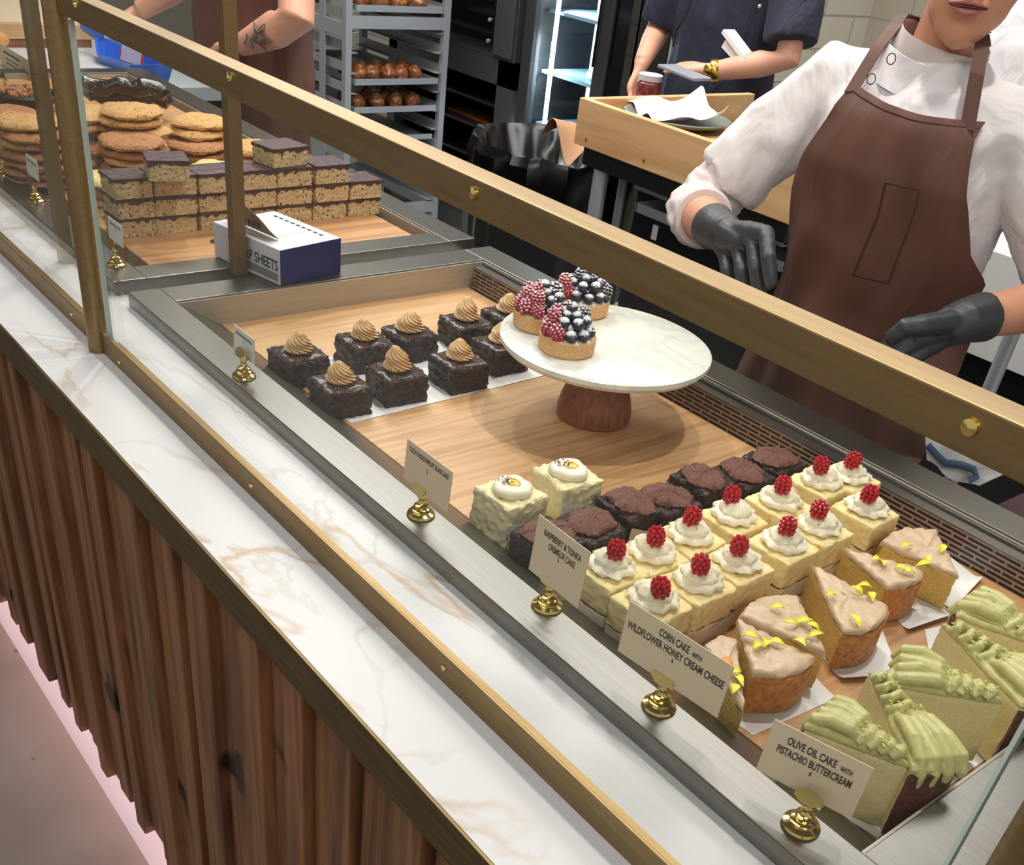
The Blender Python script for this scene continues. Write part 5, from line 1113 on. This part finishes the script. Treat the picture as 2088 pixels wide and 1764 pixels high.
# fridge
fr = thing('fridge', 'upright glass door fridge with a bright vertical light strip', 'fridge', (-3.35, 3.4, 0)); FY = 3.05; FL, FR = -3.66, -3.07
mb = MB()
for a, b in (((FL, FY + .05, 0), (FL + .03, 3.7, 2.0)), ((FR - .03, FY + .05, 0), (FR, 3.7, 2.0)), ((FL, FY + .05, 0), (FR, 3.7, .12)), ((FL, FY + .05, 1.9), (FR, 3.7, 2.0))): mb.box(a, b)
mb.build('cabinet', 'black', fr); MB().box((FL + .03, 3.62, .12), (FR - .03, 3.65, 1.9)).build('back_panel', 'fridge_blue_glow', fr)
mb = MB()
for a, b in (((FL, FY, .10), (FL + .060, FY + .045, 1.96)), ((FR - .155, FY, .10), (FR - .085, FY + .045, 1.96)), ((FL, FY, .10), (FR - .085, FY + .045, .18)), ((FL, FY, 1.90), (FR - .085, FY + .045, 1.98))): mb.box(a, b, .003)
mb.build('door_frame', 'dark_grey', fr); MB().box((FR - .085, FY + .01, .0), (FR, FY + .06, 2.0)).build('side_trim', 'black_gloss', fr)
MB().box((FL + .060, FY + .018, .18), (FR - .155, FY + .024, 1.90)).build('glass', 'glass', fr)
MB().box((FL + .095, FY + .075, .20), (FL + .112, FY + .085, 1.88)).build('light_strip', 'led', fr)
MB().tube([(FR - .12, FY - .03, .9), (FR - .12, FY - .03, 1.3)], .009, 10).build('door_handle', 'black_gloss', fr)
for zz in (.30, .60, .80, 1.02, 1.3, 1.6): MB().box((FL + .035, FY + .09, zz), (FR - .035, 3.60, zz + .012)).build('shelf', 'shelf_glass', fr)
for i, (x_, z_) in enumerate(((-3.33, .815), (-3.28, 1.035))): tag(MB().box((x_ - .09, 3.2, z_), (x_ + .09, 3.4, z_ + .028), .006).build('food_tub', 'white_cabinet'), ['white tub on the middle shelf inside the fridge', 'white tub on the upper shelf inside the fridge'][i], 'tub')
area('fridge_light', (FL + .13, FY + .12, 1.1), (FR, 3.6, .9), .03, 50, (.75, .9, 1), 1.5)
# left end of the far case: back worktable with riser, loaf and blue tub
bt = thing('back_table', 'pale grey worktable beyond the cookie case at the left', 'table', (-3.9, 1.4, 0))
mat('table_grey', (176, 182, 186), .45); MB().box((-5.2, 1.27, .82), (-3.16, 1.50, .86), .003).build('table_top', 'table_grey', bt)
for x_ in (-5.1, -3.2): MB().tube([(x_, 1.40, 0), (x_, 1.40, .82)], .02, 12).build('leg', 'aluminium', bt)
mat('blue_plastic', (30, 104, 214), .3, coat=.3); mat('red_edge', (200, 40, 50), .5)
bc = P(268, 158, z=.87); bt2 = thing('blue_tub', 'bright blue plastic tub with a spout handle on the back table', 'tub', (bc.x, bc.y, .862), .2); bt2.scale = (.85, .85, .75)
def tubf(z, g): return [(-.17 - g, -.02 - g), (-.06, -.085 - g), (.13 + g, -.085 - g), (.15 + g, 0), (.13 + g, .085 + g), (-.06, .085 + g), (-.17 - g, .02 + g)]
mb = MB(); ou0, ou1 = tubf(0, -.02), tubf(1, .0); i0, i1 = tubf(0, -.026), tubf(1, -.006)
def rg(pts, z, tip=0): return [mb.bm.verts.new((x_, y_, z + (tip if x_ < -.1 else 0))) for x_, y_ in pts]
R_ = [rg(ou0, 0), rg(ou1, .085, .03), rg(i1, .085, .03), rg(i0, .004)]; mb.skin(R_); mb.build('tub_wall', 'blue_plastic', bt2, local=True)
mb = MB(); mb.tube([(-.16, 0, .112), (-.22, 0, .135), (-.27, 0, .140)], [(.022, .010), (.026, .012), (.020, .010)], 12); mb.build('spout_handle', 'blue_plastic', bt2, local=True)
mb = MB(); mb.obox((.02, 0, .085), (.11, .004, .08), Matrix.Rotation(-.25, 3, 'X')); cdp = mb.build('card_pack', 'red_edge'); 
cdp.location = bt2.location; cdp.rotation_euler = (0, 0, .2); tag(cdp, 'card with a red border standing in the blue tub', 'card'); 
mb = MB(); mb.obox((.02, -.004, .082), (.095, .002, .066), Matrix.Rotation(-.25, 3, 'X')); q = mb.build('card_face', 'box_white'); q.parent = cdp
q4 = [P(150, 125, z=.868), P(160, 168, z=.868), P(290, 168, z=.868), P(250, 135, z=.868)]
tag(quadsheet('parchment_sheet', q4, 'white_paper', lift=.002), 'white paper on the back table under the blue tub', 'parchment')
wr = thing('wooden_riser', 'stacked wooden display risers topped with white paper at the far left', 'riser', (-3.75, .98, .90))
MB().box((-.24, -.30, .022), (.24, .265, .0620), .002).build('upper_board', 'tray_wood', wr, local=True); MB().box((-.24, -.30, .0005), (.235, .26, .0215), .002).build('lower_board', 'walnut', wr, local=True)
MB().box((-.235, -.30, .0622), (.235, .255, .0650)).build('paper_top', 'card', wr, local=True)
l = MB(); l.sph((0, 0, .036), (.055, .085, .036), 3); l.rough(.005, 18, 2); o = l.build('bread_loaf', 'bread'); o.location = (-3.40, .885, ZM + .003); tag(o, 'shiny golden bread loaf at the left edge of the photo', 'bread')
price_sign(14, 186, P(0, 100, y=.90).x - .02, .90, P(58, 105, y=.90).x, .90, P(30, 160, y=.9).z, P(30, 108, y=.9).z, [(None, .5, .4, .74, .08), (None, .4, .4, .55, .05), (None, .4, .4, .40, .05)], 'large tan price sign before the bread loaf at the left edge', 'card', 'ink')
c_ = P(30, 172, z=.96); o = MB().lathe([(0, 0), (.05, 0), (.075, .03), (.07, .035), (.05, .01), (0, .008)], 24).build('small_bowl', 'dark_grey'); o.location = (c_.x, c_.y + .02, ZF + .001); tag(o, 'dark bowl of crumbs behind the far left cookies', 'bowl')
cr = MB(); r2 = random.Random(3)
for k_ in range(60): a = r2.random() * 6.28; q = .055 * r2.random() ** .5; cr.sph((q * math.cos(a), q * math.sin(a), .026 + .012 * r2.random()), .008 * (.5 + r2.random()), 1)
o2 = cr.build('crumb_topping', 'cookie_brown'); o2.parent = o; tag(o2, kind='stuff')
